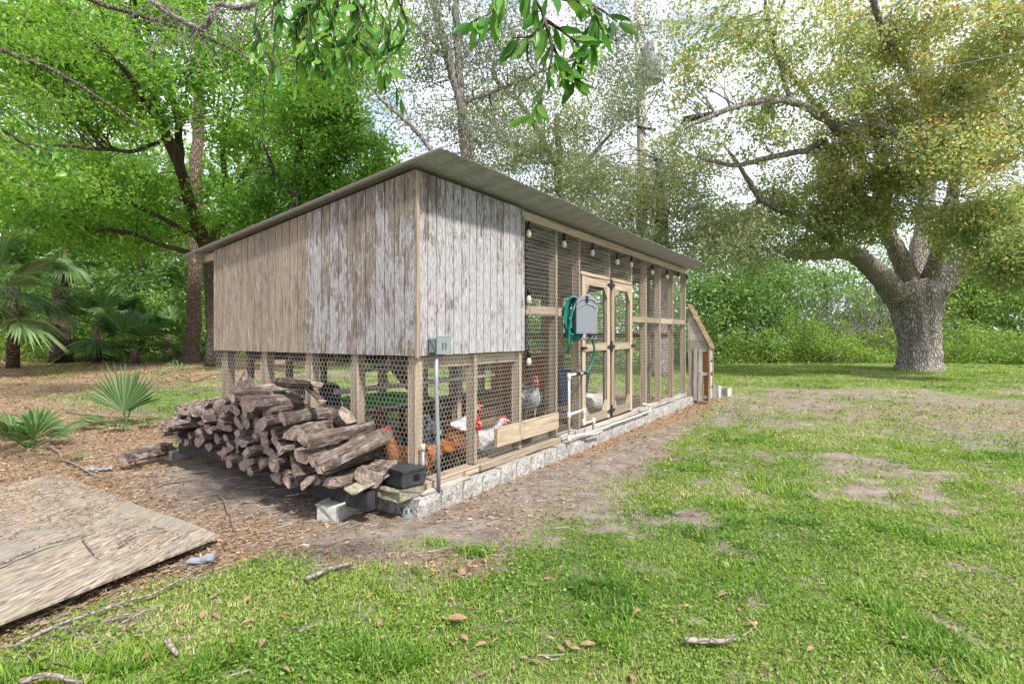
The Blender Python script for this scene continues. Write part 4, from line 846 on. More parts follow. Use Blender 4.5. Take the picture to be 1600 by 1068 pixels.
# chickens
def feather(name, a, b, sc=40):
    m, nt, p = newmat(name, .75, .25); n = noise(nt, sc, 5, .7, (1, 1, 1.6)); setc(nt, p, ramp(nt, n, [(.38, a), (.6, b)])); bump(nt, p, n, .6, .01); return m
FE = dict(black=feather('black_plumage', (.006, .008, .014), (.03, .04, .06)), rust=feather('rust_plumage', (.13, .045, .015), (.38, .15, .05)),
          grey=feather('grey_speckled_plumage', (.22, .23, .26), (.62, .62, .64)), white=feather('white_plumage', (.55, .54, .5), (.8, .79, .75)), brown=feather('brown_plumage', (.07, .035, .02), (.24, .12, .06)))
M['comb'] = plain('red_comb', (.5, .02, .03), .5, .2); M['beak'] = plain('yellow_beak', (.5, .33, .08), .5, .2)
CH = 'chickens inside the coop'
def chicken(label, col, u, v, rot, sc=1.0, z=.05, head=0.0, rooster=False, tail=None):
    t = ci('chicken', label, 'chicken', u, v, z, CH); t.rotation_euler = (0, 0, ANG+rot); t.scale = (sc,)*3
    # rings from tail to head: (x, z, half width, half height)
    rg = [(-.235, .335, .012, .03), (-.2, .32, .035, .06), (-.14, .275, .075, .095), (-.06, .245, .1, .115), (.02, .24, .105, .118), (.09, .265, .09, .105), (.135, .315, .062, .075),
          (.155, .37, .042, .05), (.165+head, .415, .033, .036), (.185+head, .445, .031, .033), (.212+head, .45, .022, .024), (.228+head, .447, .008, .009)]
    vs = []; K = 14
    for i, (x, zz, a, b) in enumerate(rg):
        tilt = (0, 0, 0, 0, .1, .5, .9, 1.1, .9, .4, 0, 0)[i]
        for k in range(K):
            th = 2*math.pi*k/K; h = math.sin(th)*b; vs.append((x-math.sin(tilt)*h*.8, math.cos(th)*a, zz+h*math.cos(tilt*.6)))
    n = len(rg); fs = [(i*K+k, i*K+(k+1) % K, (i+1)*K+(k+1) % K, (i+1)*K+k) for i in range(n-1) for k in range(K)]+[tuple(range(K)), tuple((n-1)*K+k for k in range(K-1, -1, -1))]
    m = MB().add(vs, fs); o = m.build('body', FE[col], t, True); sb = o.modifiers.new('smooth', 'SUBSURF'); sb.levels = sb.render_levels = 1
    for sy in (-1, 1):
        w_ = MB(); w_.add([(.09, sy*.1, .27), (.05, sy*.118, .315), (-.08, sy*.115, .32), (-.2, sy*.07, .3), (-.1, sy*.112, .22), (.03, sy*.12, .2), (-.0, sy*.127, .27)], [(0, 1, 6), (1, 2, 6), (2, 3, 6), (3, 4, 6), (4, 5, 6), (5, 0, 6)])
        wo_ = w_.build('wing', FE[tail or col], t); s2 = wo_.modifiers.new('thickness', 'SOLIDIFY'); s2.thickness = .012
        lg = MB(); lg.tube([(.0, sy*.045, .17), (.015, sy*.047, .1), (.0, sy*.047, .01)], [.028, .01, .008], 8)
        for a in (-.5, 0, .5, math.pi): lg.tube([(0, sy*.047, .012), (.05*math.cos(a), sy*.047+.05*math.sin(a), .005)], [.007, .004], 5)
        lg.build('leg', 'beak', t, True); MB().tube([(.2+head, sy*.0225, .455), (.2+head, sy*.028, .455)], .006, 8).build('eye', 'hole', t)
        MB().tube([(.217+head, sy*.008, .435), (.22+head, sy*.012, .41), (.217+head, sy*.01, .392)], [.008, .014, .006], 7).build('wattle', 'comb', t, True)
    MB().tube([(.225+head, 0, .449), (.245+head, 0, .445), (.262+head, 0, .438)], [.011, .007, .002], 7).build('beak', 'beak', t)
    H = .045 if not rooster else .065
    MB().prism([(.235+head, .462), (.225+head, .462+H*.55), (.217+head, .478), (.205+head, .462+H), (.197+head, .48), (.185+head, .462+H), (.175+head, .482), (.16+head, .47+H*.7), (.15+head, .462), (.17+head, .45)], 1, -.006, .006).build('comb', 'comb', t)
    for k in range(9 if rooster else 7):
        a = -.5+k*.17; ln = (.26 if rooster else .15)*(1-.1*abs(k-3)); y = (k % 3-1)*.018; p0 = Vector((-.17, y*.5, .31))
        d = Vector((-math.cos(a+.35), 0, math.sin(a+.35))); q = p0+d*ln+Vector((-.02, y, -.02 if rooster else 0)); s_ = Vector((0, 0, .02))
        MB().add([p0-s_, p0.lerp(q, .5)-s_*1.1+Vector((0, y, .03)), q, p0.lerp(q, .5)+s_*1.1+Vector((0, y, .03))], [(0, 1, 2, 3)]).build('tail_feather', FE[tail or col], t).modifiers.new('thickness', 'SOLIDIFY').thickness = .004
    return t
chicken('large black rooster with red comb just behind the conduit', 'black', .38, .32, -2.5, 1.25, rooster=True)
chicken('rust coloured hen close behind the near corner post', 'rust', .17, .2, 2.2, 1.05)
chicken('rust red hen with bright comb right of the first wire post', 'rust', .83, .22, -1.9, 1.1)
chicken('grey speckled rooster with upright comb behind the newer board', 'grey', 1.08, .5, -.4, 1.2, rooster=True)
chicken('grey hen looking out next to the end of the newer board', 'grey', 1.13, .22, -1.0, .98)
chicken('brown hen with red face deep under the nesting room', 'brown', .1, .62, 2.9, 1.1)
chicken('pale grey hen standing on the roosting bar with tail towards the wire', 'grey', .78, 1.1, 1.8, .95, z=.8)
chicken('dark brown hen pecking by the barrel', 'brown', .45, .95, .5, 1.1)
chicken('grey hen behind the thin upright water pipe', 'grey', 2.55, .55, -2.3, 1.1, z=.25)
chicken('fluffy white hen resting behind the right wire door', 'white', 4.0, .4, -1.7, 1.15)
t = ci('stone_step', 'flat dark stone inside the coop under the grey hen', 'stone', 2.55, .55, .02); MB().rough(-.22, .22, -.16, .16, 0, .23, .01).build('stone', 'slab', t)
# ------------------------------------------------------------------ fittings on the coop front
t = cthing('electrical_box', 'grey weatherproof electrical box on a conduit at the panel corner', 'electrical box', .11, -.1, 0)
MB().rough(-.005, .145, -.0, .075, 1.135, 1.25, .0005, n=1).build('box', 'box_grey', t)
m = MB().rough(-.01, .15, -.012, -.001, 1.13, 1.255, .0005, n=1); m.tube([(-.0, -.006, 1.258), (.14, -.006, 1.258)], .006, 6); ld = m.build('lid', 'box_grey', t)
MB().box(.05, .055, -.016, -.012, 1.165, 1.215).build('slot', 'black_iron', ld); MB().box(.085, .09, -.016, -.012, 1.165, 1.215).build('slot', 'black_iron', ld)
MB().tube([(.03, .03, 1.135), (.03, .03, .9), (.028, .012, .5), (.02, -.0, .13)], .0155, 12).build('conduit', 'conduit', t, True)
t = cthing('short_conduit', 'short thin grey pipe stub standing at the corner post', 'pipe', .03, -.04, 0)
MB().tube([(0, 0, .13), (0, 0, .47)], .011, 10).build('pipe', 'conduit', t, True); MB().tube([(0, 0, .44), (0, 0, .49)], .015, 10).build('cap', 'pvc', t, True)
# hose reel
t = cthing('hose_reel', 'grey hose reel cover with a coil of green hose on the coop front', 'hose reel', 2.42, -.22, 0)
t.rotation_euler = (0, 0, ANG-.8)
z0, z1 = 1.29, 1.7
arch = [(-.115, z0), (.115, z0), (.12, z0+.02), (.12, z1-.09), (.1, z1-.05), (.06, z1-.012), (0, z1), (-.06, z1-.012), (-.1, z1-.05), (-.12, z1-.09), (-.12, z0+.02)]
cv = MB().prism(arch, 1, -.02, .13).build('cover', 'reel_grey', t)
bv = cv.modifiers.new('bevel', 'BEVEL'); bv.width = .012; bv.segments = 3
ar = [( -.11, z1-.1), (-.07, z1-.062), (0, z1-.045), (.07, z1-.062), (.11, z1-.1)]
MB().tube([(a, -.022, b) for a, b in ar], .008, 6).build('raised_arch', 'reel_grey', cv); MB().tube([(a*.9, -.022, b-.06) for a, b in ar], .006, 6).build('raised_arch', 'reel_grey', cv)
MB().rough(-.12, .12, -.03, .13, z0-.012, z0+.016, .0005, n=2).build('lower_lip', 'reel_grey', cv)
MB().box(-.012, .012, -.035, -.02, z1-.09, z1-.02).build('clasp', 'black_iron', cv)
m = MB(); random.seed(5)
for i in range(16):
    r = .17+.012*random.random(); cx_ = -.03+.006*i+random.uniform(-.01, .01); vv = .0+i*.009; P = []
    for k in range(33):
        th = 2*math.pi*k/32; P.append((cx_-.11+math.cos(th)*r*.55, vv+random.uniform(-.003, .003)+.03, 1.47+math.sin(th)*(r*1.15)-(.06 if math.sin(th) < -.4 else 0)*(i % 3)/2))
    m.tube(P, .0115, 8, caps=False)
m.tube([(-.12, .0, 1.6), (-.16, -.0, 1.5), (-.19, -.01, 1.35), (-.2, -.01, 1.2), (-.2, -.0, 1.08)], .012, 8)
m.build('hose_coil', 'hose', t, True)
for a in (-.08, -.03, .03, .07): MB().tube([(a, .05, 1.29), (a, .05, 1.24), (a+.02, .02, 1.215), (a+.045, .0, 1.24)], .008, 7).build('hook', 'reel_grey', t, True)
# water pipes
t = cthing('water_pipe', 'white plastic water pipe rising and running along the coop sill', 'pipe', 2.17, -.14, 0)
rp = .0135
MB().tube([(0, 0, .13), (0, 0, .84)], rp, 12).build('riser', 'pvc', t, True)
MB().tube([(0, 0, .85), (.2, 0, .85), (.33, 0, .85)], rp, 12).build('pipe', 'pvc', t, True)
def elbow(p, r=.021, h=.03): return MB().tube([(p[0], p[1], p[2]-h), (p[0], p[1], p[2]-h*.9), (p[0], p[1], p[2]+h)], r, 12).build('elbow', 'pvc', t, True)
for p in ((0, 0, .84), (0, 0, .2), (0, 0, .44), (.36, -.0, .44), (.36, 0, .32), (.62, 0, .3), (2.58, 0, .19)): elbow(p)
MB().tube([(0, 0, .44), (.36, 0, .45)], rp, 12).build('pipe', 'pvc', t, True); MB().tube([(.36, 0, .45), (.37, 0, .3), (.6, 0, .3), (.62, 0, .17)], rp, 12).build('pipe', 'pvc', t, True)
MB().tube([(0, 0, .2), (.6, -.005, .18), (1.6, 0, .175), (2.58, 0, .17), (2.6, 0, .26), (2.42, .05, .29)], rp, 12).build('pipe', 'pvc', t, True)
MB().tube([(.3, 0, .19), (.5, -.04, .165), (.75, -.05, .16)], rp, 12).build('pipe', 'pvc', t, True)
MB().tube([(.15, 0, .85), (.25, 0, .85)], .02, 10).build('valve', 'black_iron', t, True); MB().box(.18, .22, -.035, .0, .88, .9).build('valve_handle', 'conduit', t)
a = wc(2.5, -.14, .85); t = thing('garden_hose', 'short green hose curving from the white pipe up to the hose reel', 'hose', a, ANG)
MB().tube([(0, 0, 0), (.1, 0, 0), (.17, -.01, .05), (.21, -.03, .15), (.2, -.05, .27), (.1, -.07, .36), (.0, -.08, .43)], .012, 10).build('hose', 'hose', t, True)
MB().tube([(0, 0, 0), (.07, 0, 0)], .02, 10).build('coupling', 'black_iron', t, True)
# string lights
t = cthing('string_light', 'string of clear bulbs on a black cord under the coop eaves', 'string light', 0, 0, 0)
P = [(1.5, -.03, 1.0)]; BU = [(1.53, 2.3), (1.53, 1.68), (1.53, 1.09), (2.27, 2.3), (3.0, 2.3), (3.78, 2.28), (4.3, 2.3), (5.2, 2.28), (5.95, 2.28), (6.6, 2.3), (7.15, 2.3)]
cp = [(1.5, -.02, .98), (1.495, -.02, 1.8), (1.5, -.02, 2.33), (1.9, -.03, 2.31), (2.27, -.03, 2.34), (2.65, -.03, 2.31), (3.0, -.03, 2.34), (3.4, -.03, 2.31), (3.78, -.03, 2.32), (4.3, -.03, 2.34), (4.8, -.03, 2.3), (5.2, -.03, 2.32), (5.95, -.03, 2.32), (6.6, -.03, 2.34), (7.15, -.03, 2.34)]
MB().tube(cp, .004, 6).build('cord', 'cord', t)
for u, z in BU:
    k = MB().tube([(u, -.035, z+.045), (u, -.035, z), (u, -.035, z-.035)], [.012, .018, .02], 10).build('socket', 'socket', t, True)
    MB().tube([(u, -.035, z-.033), (u, -.035, z-.05), (u, -.035, z-.075), (u, -.035, z-.1), (u, -.035, z-.115)], [.012, .019, .025, .02, .005], 12).build('bulb', 'bulb', k, True)
# lean-to at the far end
t = cthing('pallet_bin', 'weathered pallet wood bin with a sloping lid at the far end of the coop', 'bin', 7.34, 0, 0)
WB = .37; DB = .27
for k in range(5):
    z = 1.0+k*.15; top_ = 1.76; w1 = WB*min(1, (top_-z)/.72); w0 = WB*(top_-min(z+.145, top_-.02))/.72
    MB().prism([(0, z), (-w1, z), (-max(w0, .01), min(z+.142, top_-.01)), (0, min(z+.142, top_-.01))], 0, 0, .02).build('gable_board', 'old_grey', t)
MB().prism([(.0, 1.8), (-WB-.04, 1.0), (-WB-.04, 1.03), (0, 1.83)], 0, -.03, DB+.06).build('lid', 'dark_wood_h', t)
for z in (.95, .52, .1): MB().rough(-.012, .02, -WB, 0, z, z+.06, .002).build('rail', 'old_grey', t)
for a in (.02, .115, .2): MB().rough(-.03, -.013, -a-.065, -a, .06, 1.0, .003).build('pallet_board', 'old_grey', t)
for k in range(4): MB().rough(.03, .045, -.01-k*.09-.08, -.01-k*.09, .06, .98, .002).build('inner_board', 'orange_wood' if k > 2 else 'old_grey', t)
MB().rough(-.02, .03, -WB-.03, -WB, 0, 1.02, .002).build('post', 'lumber', t); MB().rough(DB-.04, DB, -WB-.03, -WB, 0, 1.02, .002).build('post', 'lumber', t)
for z in (.1, .34, .58, .8): MB().rough(.03, DB-.04, -WB-.02, -WB-.002, z, z+.17, .002).build('side_board', 'old_grey_h', t)
for i, (px, py, r_, lab) in enumerate(((1092, 618, .3, 'left pale concrete block lying by the coop end'), (1109, 620, 1.0, 'tilted middle concrete block lying by the coop end'), (1127, 617, .6, 'small stained concrete block furthest right by the coop end'))):
    x, y, _ = gp(px, py); t = thing('concrete_block', lab, 'concrete block', (x, y, 0), r_, 'loose concrete blocks at the coop end')
    s_ = 1.15 if i < 2 else .8; m = MB(); m.rough(-.1*s_, .1*s_, -.2, -.17, -.01, .2*s_, .003); m.rough(-.1*s_, .1*s_, .17, .2, -.01, .2*s_, .003); m.rough(-.1*s_, .1*s_, -.015, .015, -.01, .2*s_, .003)
    m.rough(-.1*s_, -.07*s_, -.2, .2, -.008, .198*s_, .002); m.rough(.07*s_, .1*s_, -.2, .2, -.008, .198*s_, .002); m.build('block_shell', 'concrete', t)

# ------------------------------------------------------------------ woodpile
random.seed(11)
t = cthing('support_beam', 'bowed black stained beam carrying the front of the woodpile', 'beam', -.37, .1, 0)
m = MB(); P = []; rings = 14; vs = []
for i in range(rings+1):
    s_ = i/rings; v = -.02+s_*2.5; u = .02+.1*v; zc = .16+.0*v+.07*s_**2-.03*math.sin(s_*3.1)
    hh = .062; ww = .035
    for (a, b) in ((-ww, -hh), (ww, -hh), (ww, hh), (-ww, hh)): vs.append((u+a, v, zc+b))
m.add(vs, [(i*4+k, i*4+(k+1) % 4, (i+1)*4+(k+1) % 4, (i+1)*4+k) for i in range(rings) for k in range(4)]+[(0, 1, 2, 3), tuple(rings*4+k for k in (3, 2, 1, 0))]).build('beam', 'char_beam', t)
t = cthing('support_beam', 'rear timber under the woodpile beside the coop wall', 'beam', -.1, .1, 0)
MB().rough(-.03, .03, 0, 2.9, .1, .22, .004, n=8).build('beam', 'char_beam', t)
def blockthing(lab, u, v, dz, a, b, h, rot, grp): 
    t = cthing('support_block', lab, 'concrete block', u, v, dz, grp); t.rotation_euler = (0, 0, ANG+rot)
    MB().rough(-a, a, -b, b, -.03, h, .003, n=3).build('block', 'concrete', t)
SB = 'blocks under the woodpile beams'
blockthing('pale concrete block under the near end of the black beam', -.31, .42, 0, .16, .1, .118, .2, SB)
blockthing('small pale block under the far end of the woodpile', .02, 3.25, 0, .14, .08, .1, .1, SB)
def logmesh(seed, Ln=.52, r=.075, split=True):
    rr = random.Random(seed); K = 11; seg = 9; m = MB()
    base = []
    cut = rr.uniform(.1, 1.1) if split else 2; cut2 = rr.uniform(.05, .7) if split else 2; a2 = rr.uniform(1.4, 2.4)
    for k in range(K):
        th = 2*math.pi*k/K; y, z = math.cos(th), math.sin(th)*rr.uniform(.75, 1)
        if split:
            if z > cut*.6: z = cut*.6+rr.uniform(-.03, .03)
            d = y*math.cos(a2)+z*math.sin(a2)
            if d > cut2*.7: s_ = d-cut2*.7; y -= s_*math.cos(a2); z -= s_*math.sin(a2)
        base.append((y*rr.uniform(.93, 1.07), z))
    bend = rr.uniform(-.05, .05)*.6; tw = rr.uniform(-.3, .3); vs = []
    for i in range(seg+1):
        s_ = i/seg; x = (s_-.5)*Ln; sc = r*(1+.12*math.sin(s_*5+seed))*(1 if 0 < i < seg else .97); c, s2 = math.cos(tw*s_), math.sin(tw*s_)
        for k, (y, z) in enumerate(base):
            j1 = 1+rr.uniform(-.07, .07); vs.append((x+(rr.uniform(-.012, .012) if i in (0, seg) else 0), (y*c-z*s2)*sc*j1+bend*math.sin(s_*3.14)*.5, (y*s2+z*c)*sc*j1))
    m.add(vs, [(i*K+k, i*K+(k+1) % K, (i+1)*K+(k+1) % K, (i+1)*K+k) for i in range(seg) for k in range(K)])
    m.add([vs[k] for k in range(K)]+[(vs[0][0]-.004, 0, 0)], [(k, (k+1) % K, K) for k in range(K)], 1)
    e_ = seg*K; m.add([vs[e_+k] for k in range(K)]+[(vs[e_][0]+.004, 0, 0)], [(k, (k+1) % K, K) for k in range(K)], 1)
    return m
protos = []
def lay(name, label, u, v, z, rot, Ln=1, r=1, seed=0, roll=0, tilt=0, group='split logs stacked in the woodpile'):
    k = seed % 26
    while len(protos) <= k: protos.append(None)
    if protos[k] is None:
        o = logmesh(k*13+3).build('firewood_log', ['log', 'log_end'], None); protos[k] = o
    else: o = protos[k].copy(); COL.objects.link(o); o.name = 'firewood_log'
    o.location = wc(u, v, z); o.rotation_euler = (roll, tilt, ANG+rot); o.scale = (Ln, r, r)
    return tag(o, label, 'log', group)
ORD = ['first', 'second', 'third', 'fourth', 'fifth', 'sixth', 'seventh', 'eighth', 'ninth', 'tenth', 'eleventh', 'twelfth', 'thirteenth', 'fourteenth', 'fifteenth', 'sixteenth', 'seventeenth', 'eighteenth', 'nineteenth', 'twentieth', 'twenty first', 'twenty second', 'twenty third', 'twenty fourth', 'twenty fifth', 'twenty sixth', 'twenty seventh', 'twenty eighth', 'twenty ninth', 'thirtieth']
LAY = ['bottom layer of the woodpile', 'second woodpile layer', 'third woodpile layer', 'fourth woodpile layer', 'fifth woodpile layer', 'topmost woodpile layer']
spans = [(.3, 3.2), (.36, 3.1), (.45, 2.95), (.6, 2.7), (.85, 2.2), (1.15, 1.75)]
lc = 0
for li, (a, b) in enumerate(spans):
    st = .116; vs_ = []; v = a+(st/2 if li % 2 else 0)
    while v < b: vs_.append(v); v += st*random.uniform(.92, 1.1)
    for k, v in enumerate(vs_):
        lc += 1; s_ = (v-.1)/2.5; zb = .19+.055+.06*min(s_, 1.2)**2
        zz = zb+li*.1+random.uniform(-.012, .012)
        ln = random.uniform(.72, 1.08); uu = -.33+.125*v+random.uniform(-.09, .07)-.012*li
        lay('log', 'split log, %s from the right in the %s' % (ORD[min(k, 29)], LAY[li]), uu, v, zz, random.uniform(-.28, .28), ln, random.uniform(.62, 1.12), lc, random.uniform(-.8, .8)+(math.pi if random.random() < .5 else 0), random.uniform(-.06, .06))
lay('log', 'long greenish grey log reaching from the pile face to the coop corner', -.25, .3, .475, .14, 1.5, .85, 5, .3, -.12)
lay('log', 'pale forked log lying just above the long greenish log', -.27, .44, .56, .1, 1.25, .7, 9, 1.0, -.03)
lay('log', 'thick round brown log lying along the top of the pile towards the coop', -.16, 1.12, .9, 1.45, 1.1, .85, 3, .2, .04)
lay('log', 'dark log end sticking up left on top of the pile', -.2, 1.75, .86, .9, .7, .9, 7, .6, -.25)
lay('log', 'broad flat pinkish slab of wood leaning against the wire at the right of the pile', -.12, .66, .62, 1.2, .8, 1.0, 10, .5, .35)
lay('log', 'big rough chunk of wood under the long log at the right end', -.2, .17, .33, .4, .6, 1.3, 12, .2, .0)
lay('log', 'thin curved stick of bark arched over the top right of the pile', -.2, .9, .84, 1.2, 1.1, .4, 14, .2, -.2)
lay('log', 'fallen grey log lying low past the left end of the pile', -.3, 3.2, .12, .4, 1.1, 1, 2, .2, .02)
# bark plate at the right end
t = cthing('bark_plate', 'curved rusty brown slab of bark at the near end of the beam', 'bark', -.28, .14, .245); t.rotation_euler = (0, R(-6), ANG+.1)
vs = []
for i in range(9):
    for k in range(7):
        a = (k/6-.5)*2.2; vs.append(((i/8-.5)*.42, math.sin(a)*.075, .055-math.cos(a)*.05+random.uniform(-.004, .004)))
o = MB().add(vs, [(i*7+k, i*7+k+1, (i+1)*7+k+1, (i+1)*7+k) for i in range(8) for k in range(6)]).build('bark', 'slab', t, True); o.modifiers.new('thickness', 'SOLIDIFY').thickness = .015
# stone slab and bait station at the corner
t = cthing('stone_slab', 'rough flat mossy stone slab beside the coop corner', 'stone', -.07, .07, .135)
MB().rough(-.17, .1, -.13, .17, 0, .085, .008, n=5).build('slab', 'slab', t)
t = cthing('bait_station', 'black plastic bait box with a round hole on the stone slab', 'bait box', -.08, .02, .222); t.rotation_euler = (0, 0, ANG-.15)
o = MB().prism([(-.1, 0), (.1, 0), (.105, .02), (.1, .1), (.085, .112), (-.085, .112), (-.1, .1), (-.105, .02)], 1, -.09, .12).build('box', 'black_plastic', t); o.modifiers.new('b', 'BEVEL').width = .006
MB().rough(-.11, .11, -.098, .128, .1, .12, .0008, n=2).build('lid', 'black_plastic', t)
MB().tube([(.02, -.0915, .055), (.02, -.086, .055)], .028, 18).build('dark_hole_disc', 'hole', t)  # flat black disc, the dark of the opening put into its colour
MB().tube([(.1035, -.0, .055), (.109, -.0, .055)], .028, 18).build('dark_hole_disc', 'hole', t)
t = thing('drain_cap', 'small round dark green cap on the soil at the foundation corner', 'cap', gp(637, 806, .0)); t.location.z = 0
MB().tube([(0, 0, -.01), (0, 0, .04), (0, 0, .045), (0, 0, .06)], [.045, .045, .038, .03], 16).build('cap', 'box_grey', t)
m = MB()
for k in range(8): a = k*math.pi/4; m.box(math.cos(a)*.04-.006, math.cos(a)*.04+.006, math.sin(a)*.04-.006, math.sin(a)*.04+.006, .03, .058)
m.build('rim_lugs', 'black_plastic', t)

# ------------------------------------------------------------------ plywood sheet on the ground, left
A = Vector(gp(345, 836, .05)); Bk = Vector(gp(90, 740, .05)); Fl = Vector(gp(-2, 966, .1)); Fl = A+(Fl-A)*1.12; 
t = thing('plywood_sheet', 'weathered tan plywood sheet lying on the ground at the left', 'plywood', (A.x, A.y, 0))
Fl = Fl-t.location; Bk = Bk-t.location; A = A-t.location; Fl.z = .085; C4 = Fl+(Bk-A); n1, n2 = 22, 12; vs = []
for side in (0, 1):
    for i in range(n1+1):
        for j in range(n2+1):
            p = A.lerp(Bk, i/n1).lerp(Fl.lerp(C4, i/n1), j/n2); p = Vector(p); p.z += .006*math.sin(i*.5)*math.cos(j*.6)-(.012 if side else 0); vs.append(p)
q = (n1+1)*(n2+1); g_ = lambda i, j: i*(n2+1)+j
fs = [(g_(i, j), g_(i+1, j), g_(i+1, j+1), g_(i, j+1)) for i in range(n1) for j in range(n2)]; fs += [tuple(x+q for x in f[::-1]) for f in fs]
for i in range(n1): fs += [(g_(i, 0), g_(i, 0)+q, g_(i+1, 0)+q, g_(i+1, 0)), (g_(i, n2), g_(i+1, n2), g_(i+1, n2)+q, g_(i, n2)+q)]
for j in range(n2): fs += [(g_(0, j), g_(0, j+1), g_(0, j+1)+q, g_(0, j)+q), (g_(n1, j), g_(n1, j)+q, g_(n1, j+1)+q, g_(n1, j+1))]
def plymat():
    m, nt, p = newmat('weathered_plywood', .85, .2)
    t_ = nt.nodes.new('ShaderNodeTexCoord'); mp_ = nt.nodes.new('ShaderNodeMapping'); mp_.inputs['Rotation'].default_value = (0, 0, R(60)); mp_.inputs['Scale'].default_value = (55, 7, 1)
    n_ = nt.nodes.new('ShaderNodeTexNoise'); n_.inputs['Detail'].default_value = 7; n_.inputs['Distortion'].default_value = 1.4; n_.inputs['Scale'].default_value = 1
    nt.links.new(t_.outputs['Object'], mp_.inputs[0]); nt.links.new(mp_.outputs[0], n_.inputs['Vector'])
    c = ramp(nt, n_.outputs['Fac'], [(.36, (.12, .095, .075)), (.5, (.25, .205, .16)), (.64, (.4, .34, .27))])
    b = noise(nt, 2.2, 6, .6); c = mixc(nt, ramp(nt, b, [(.42, (0, 0, 0)), (.66, (.7, .7, .7))]), c, (.2, .19, .17))
    b2 = noise(nt, 3.1, 5, .7, loc=(4, 4, 4)); c = mixc(nt, ramp(nt, b2, [(.56, (0, 0, 0)), (.7, (.6, .6, .6))]), c, (.24, .25, .17))
    setc(nt, p, c); bump(nt, p, n_.outputs['Fac'], .4, .003); return m
M['plywood'] = plymat(); MB().add(vs, fs).build('board', 'plywood', t, True).data.polygons.foreach_set('use_smooth', [False]*len(fs))
base = Vector(t.location); Q = []; 
Pn = RNG.random((3600, 2)); Pn[:, 0] = Pn[:, 0]**.7; k = fbm(Pn[:, 0]*5, Pn[:, 1]*5) > .36+.25*(1-Pn[:, 0]); Pn = Pn[k]
PP = np.array([list(base+A.lerp(Bk, a).lerp(Fl.lerp(C4, a), b)+Vector((0, 0, .018))) for a, b in Pn])
o = quads('leaf_litter', leafquads(PP, .03, .009, flat=.8), RNG.random(len(PP)), 'litter'); tag(o, 'dry fallen leaves scattered on the plywood sheet', 'leaf litter', kind='stuff')
def stick(label, pts, r, cat='stick', mat='twigwood', group=None):
    P = [Vector(p) for p in pts]; t = thing('fallen_stick', label, cat, P[0], 0, group); MB().tube(walk([p-P[0] for p in P], 4, .05), lerpr([r, r*.9, r*.5], (len(P)-1)*4+1), 8, .1).build('stick', mat, t, True); return t
M['twigwood'] = bark('dry_grey_stick', (.16, .13, .11), (.34, .3, .26), (.24, .2, .17), (20, 20, 20), 2, .4, .004)
on = lambda px, py, z=.03: gp(px, py, z)
SG = 'fallen sticks'
stick('curved thin stick lying across the plywood sheet', [on(185, 850, .09), on(215, 830, .095), on(265, 823, .09)], .007, group=SG)
stick('short bent twig near the middle of the plywood sheet', [on(130, 838, .085), on(140, 855, .085), on(155, 868, .09)], .006, group=SG)
stick('long grey stick along the far left edge of the plywood', [on(0, 880, .11), on(60, 855, .1), on(120, 838, .09)], .009, group=SG)
stick('flat grey piece of wood lying where the lawn meets the bare soil', [on(478, 905), on(510, 890), on(550, 878)], .013, group=SG)
stick('broken grey branch lying on the lawn near the bottom right', [on(1068, 1000), on(1105, 1001), on(1135, 1000), on(1147, 990, .05)], .013, group=SG)
stick('short thick mossy stick standing in the lawn at lower left', [on(260, 998, .04), on(268, 1010, .03), on(277, 1022, .02)], .014, group=SG)
stick('pale curved branch lying at the bottom left corner', [on(30, 1066), on(75, 1054, .06), on(130, 1066)], .011, group=SG)
stick('dry branch beside the front edge of the plywood', [on(20, 1010), on(120, 965), on(240, 925), on(330, 880)], .008, group=SG)
stick('thin upright straw coloured twig left of the concrete block', [on(345, 770), on(358, 800), on(372, 830)], .005, group=SG)
stick('long bare twig lying across the litter near the left palmetto', [on(60, 690), on(100, 715), on(160, 745)], .012, group=SG)
stick('thin branch on the litter behind the plywood', [on(100, 640), on(160, 650), on(240, 648)], .014, group=SG)
stick('dry brown branch on the soil in front of the woodpile', [on(230, 760), on(275, 748), on(330, 742)], .009, group=SG)
# rubbish
t = thing('plastic_strip', 'pale crumpled plastic strip on the leaf litter behind the plywood', 'litter', gp(155, 735)); t.rotation_euler = (0, 0, .3)
vs = [((i/10-.5)*.22, (j/3-.5)*.06, .02+random.uniform(-.006, .012)) for i in range(11) for j in range(4)]
o = MB().add(vs, [(i*4+j, i*4+j+1, (i+1)*4+j+1, (i+1)*4+j) for i in range(10) for j in range(3)]).build('strip', 'conduit', t); o.modifiers.new('s', 'SOLIDIFY').thickness = .012
t = thing('crushed_can', 'crumpled blue grey can on the soil at the plywood corner', 'can', gp(315, 882)); t.rotation_euler = (0, 0, .4)
MB().tube([(-.07, 0, .026), (-.05, 0, .03), (-.01, .004, .022), (.03, 0, .032), (.06, 0, .034), (.065, 0, .034)], [.012, .022, .016, .026, .028, .022], 12, .18).build('can', 'reel_grey', t)
t = thing('pebble', 'small white stone in the grass at the lawn edge', 'stone', gp(478, 853)); MB().rough(-.02, .02, -.015, .015, -.005, .015, .004).build('stone', 'concrete', t)
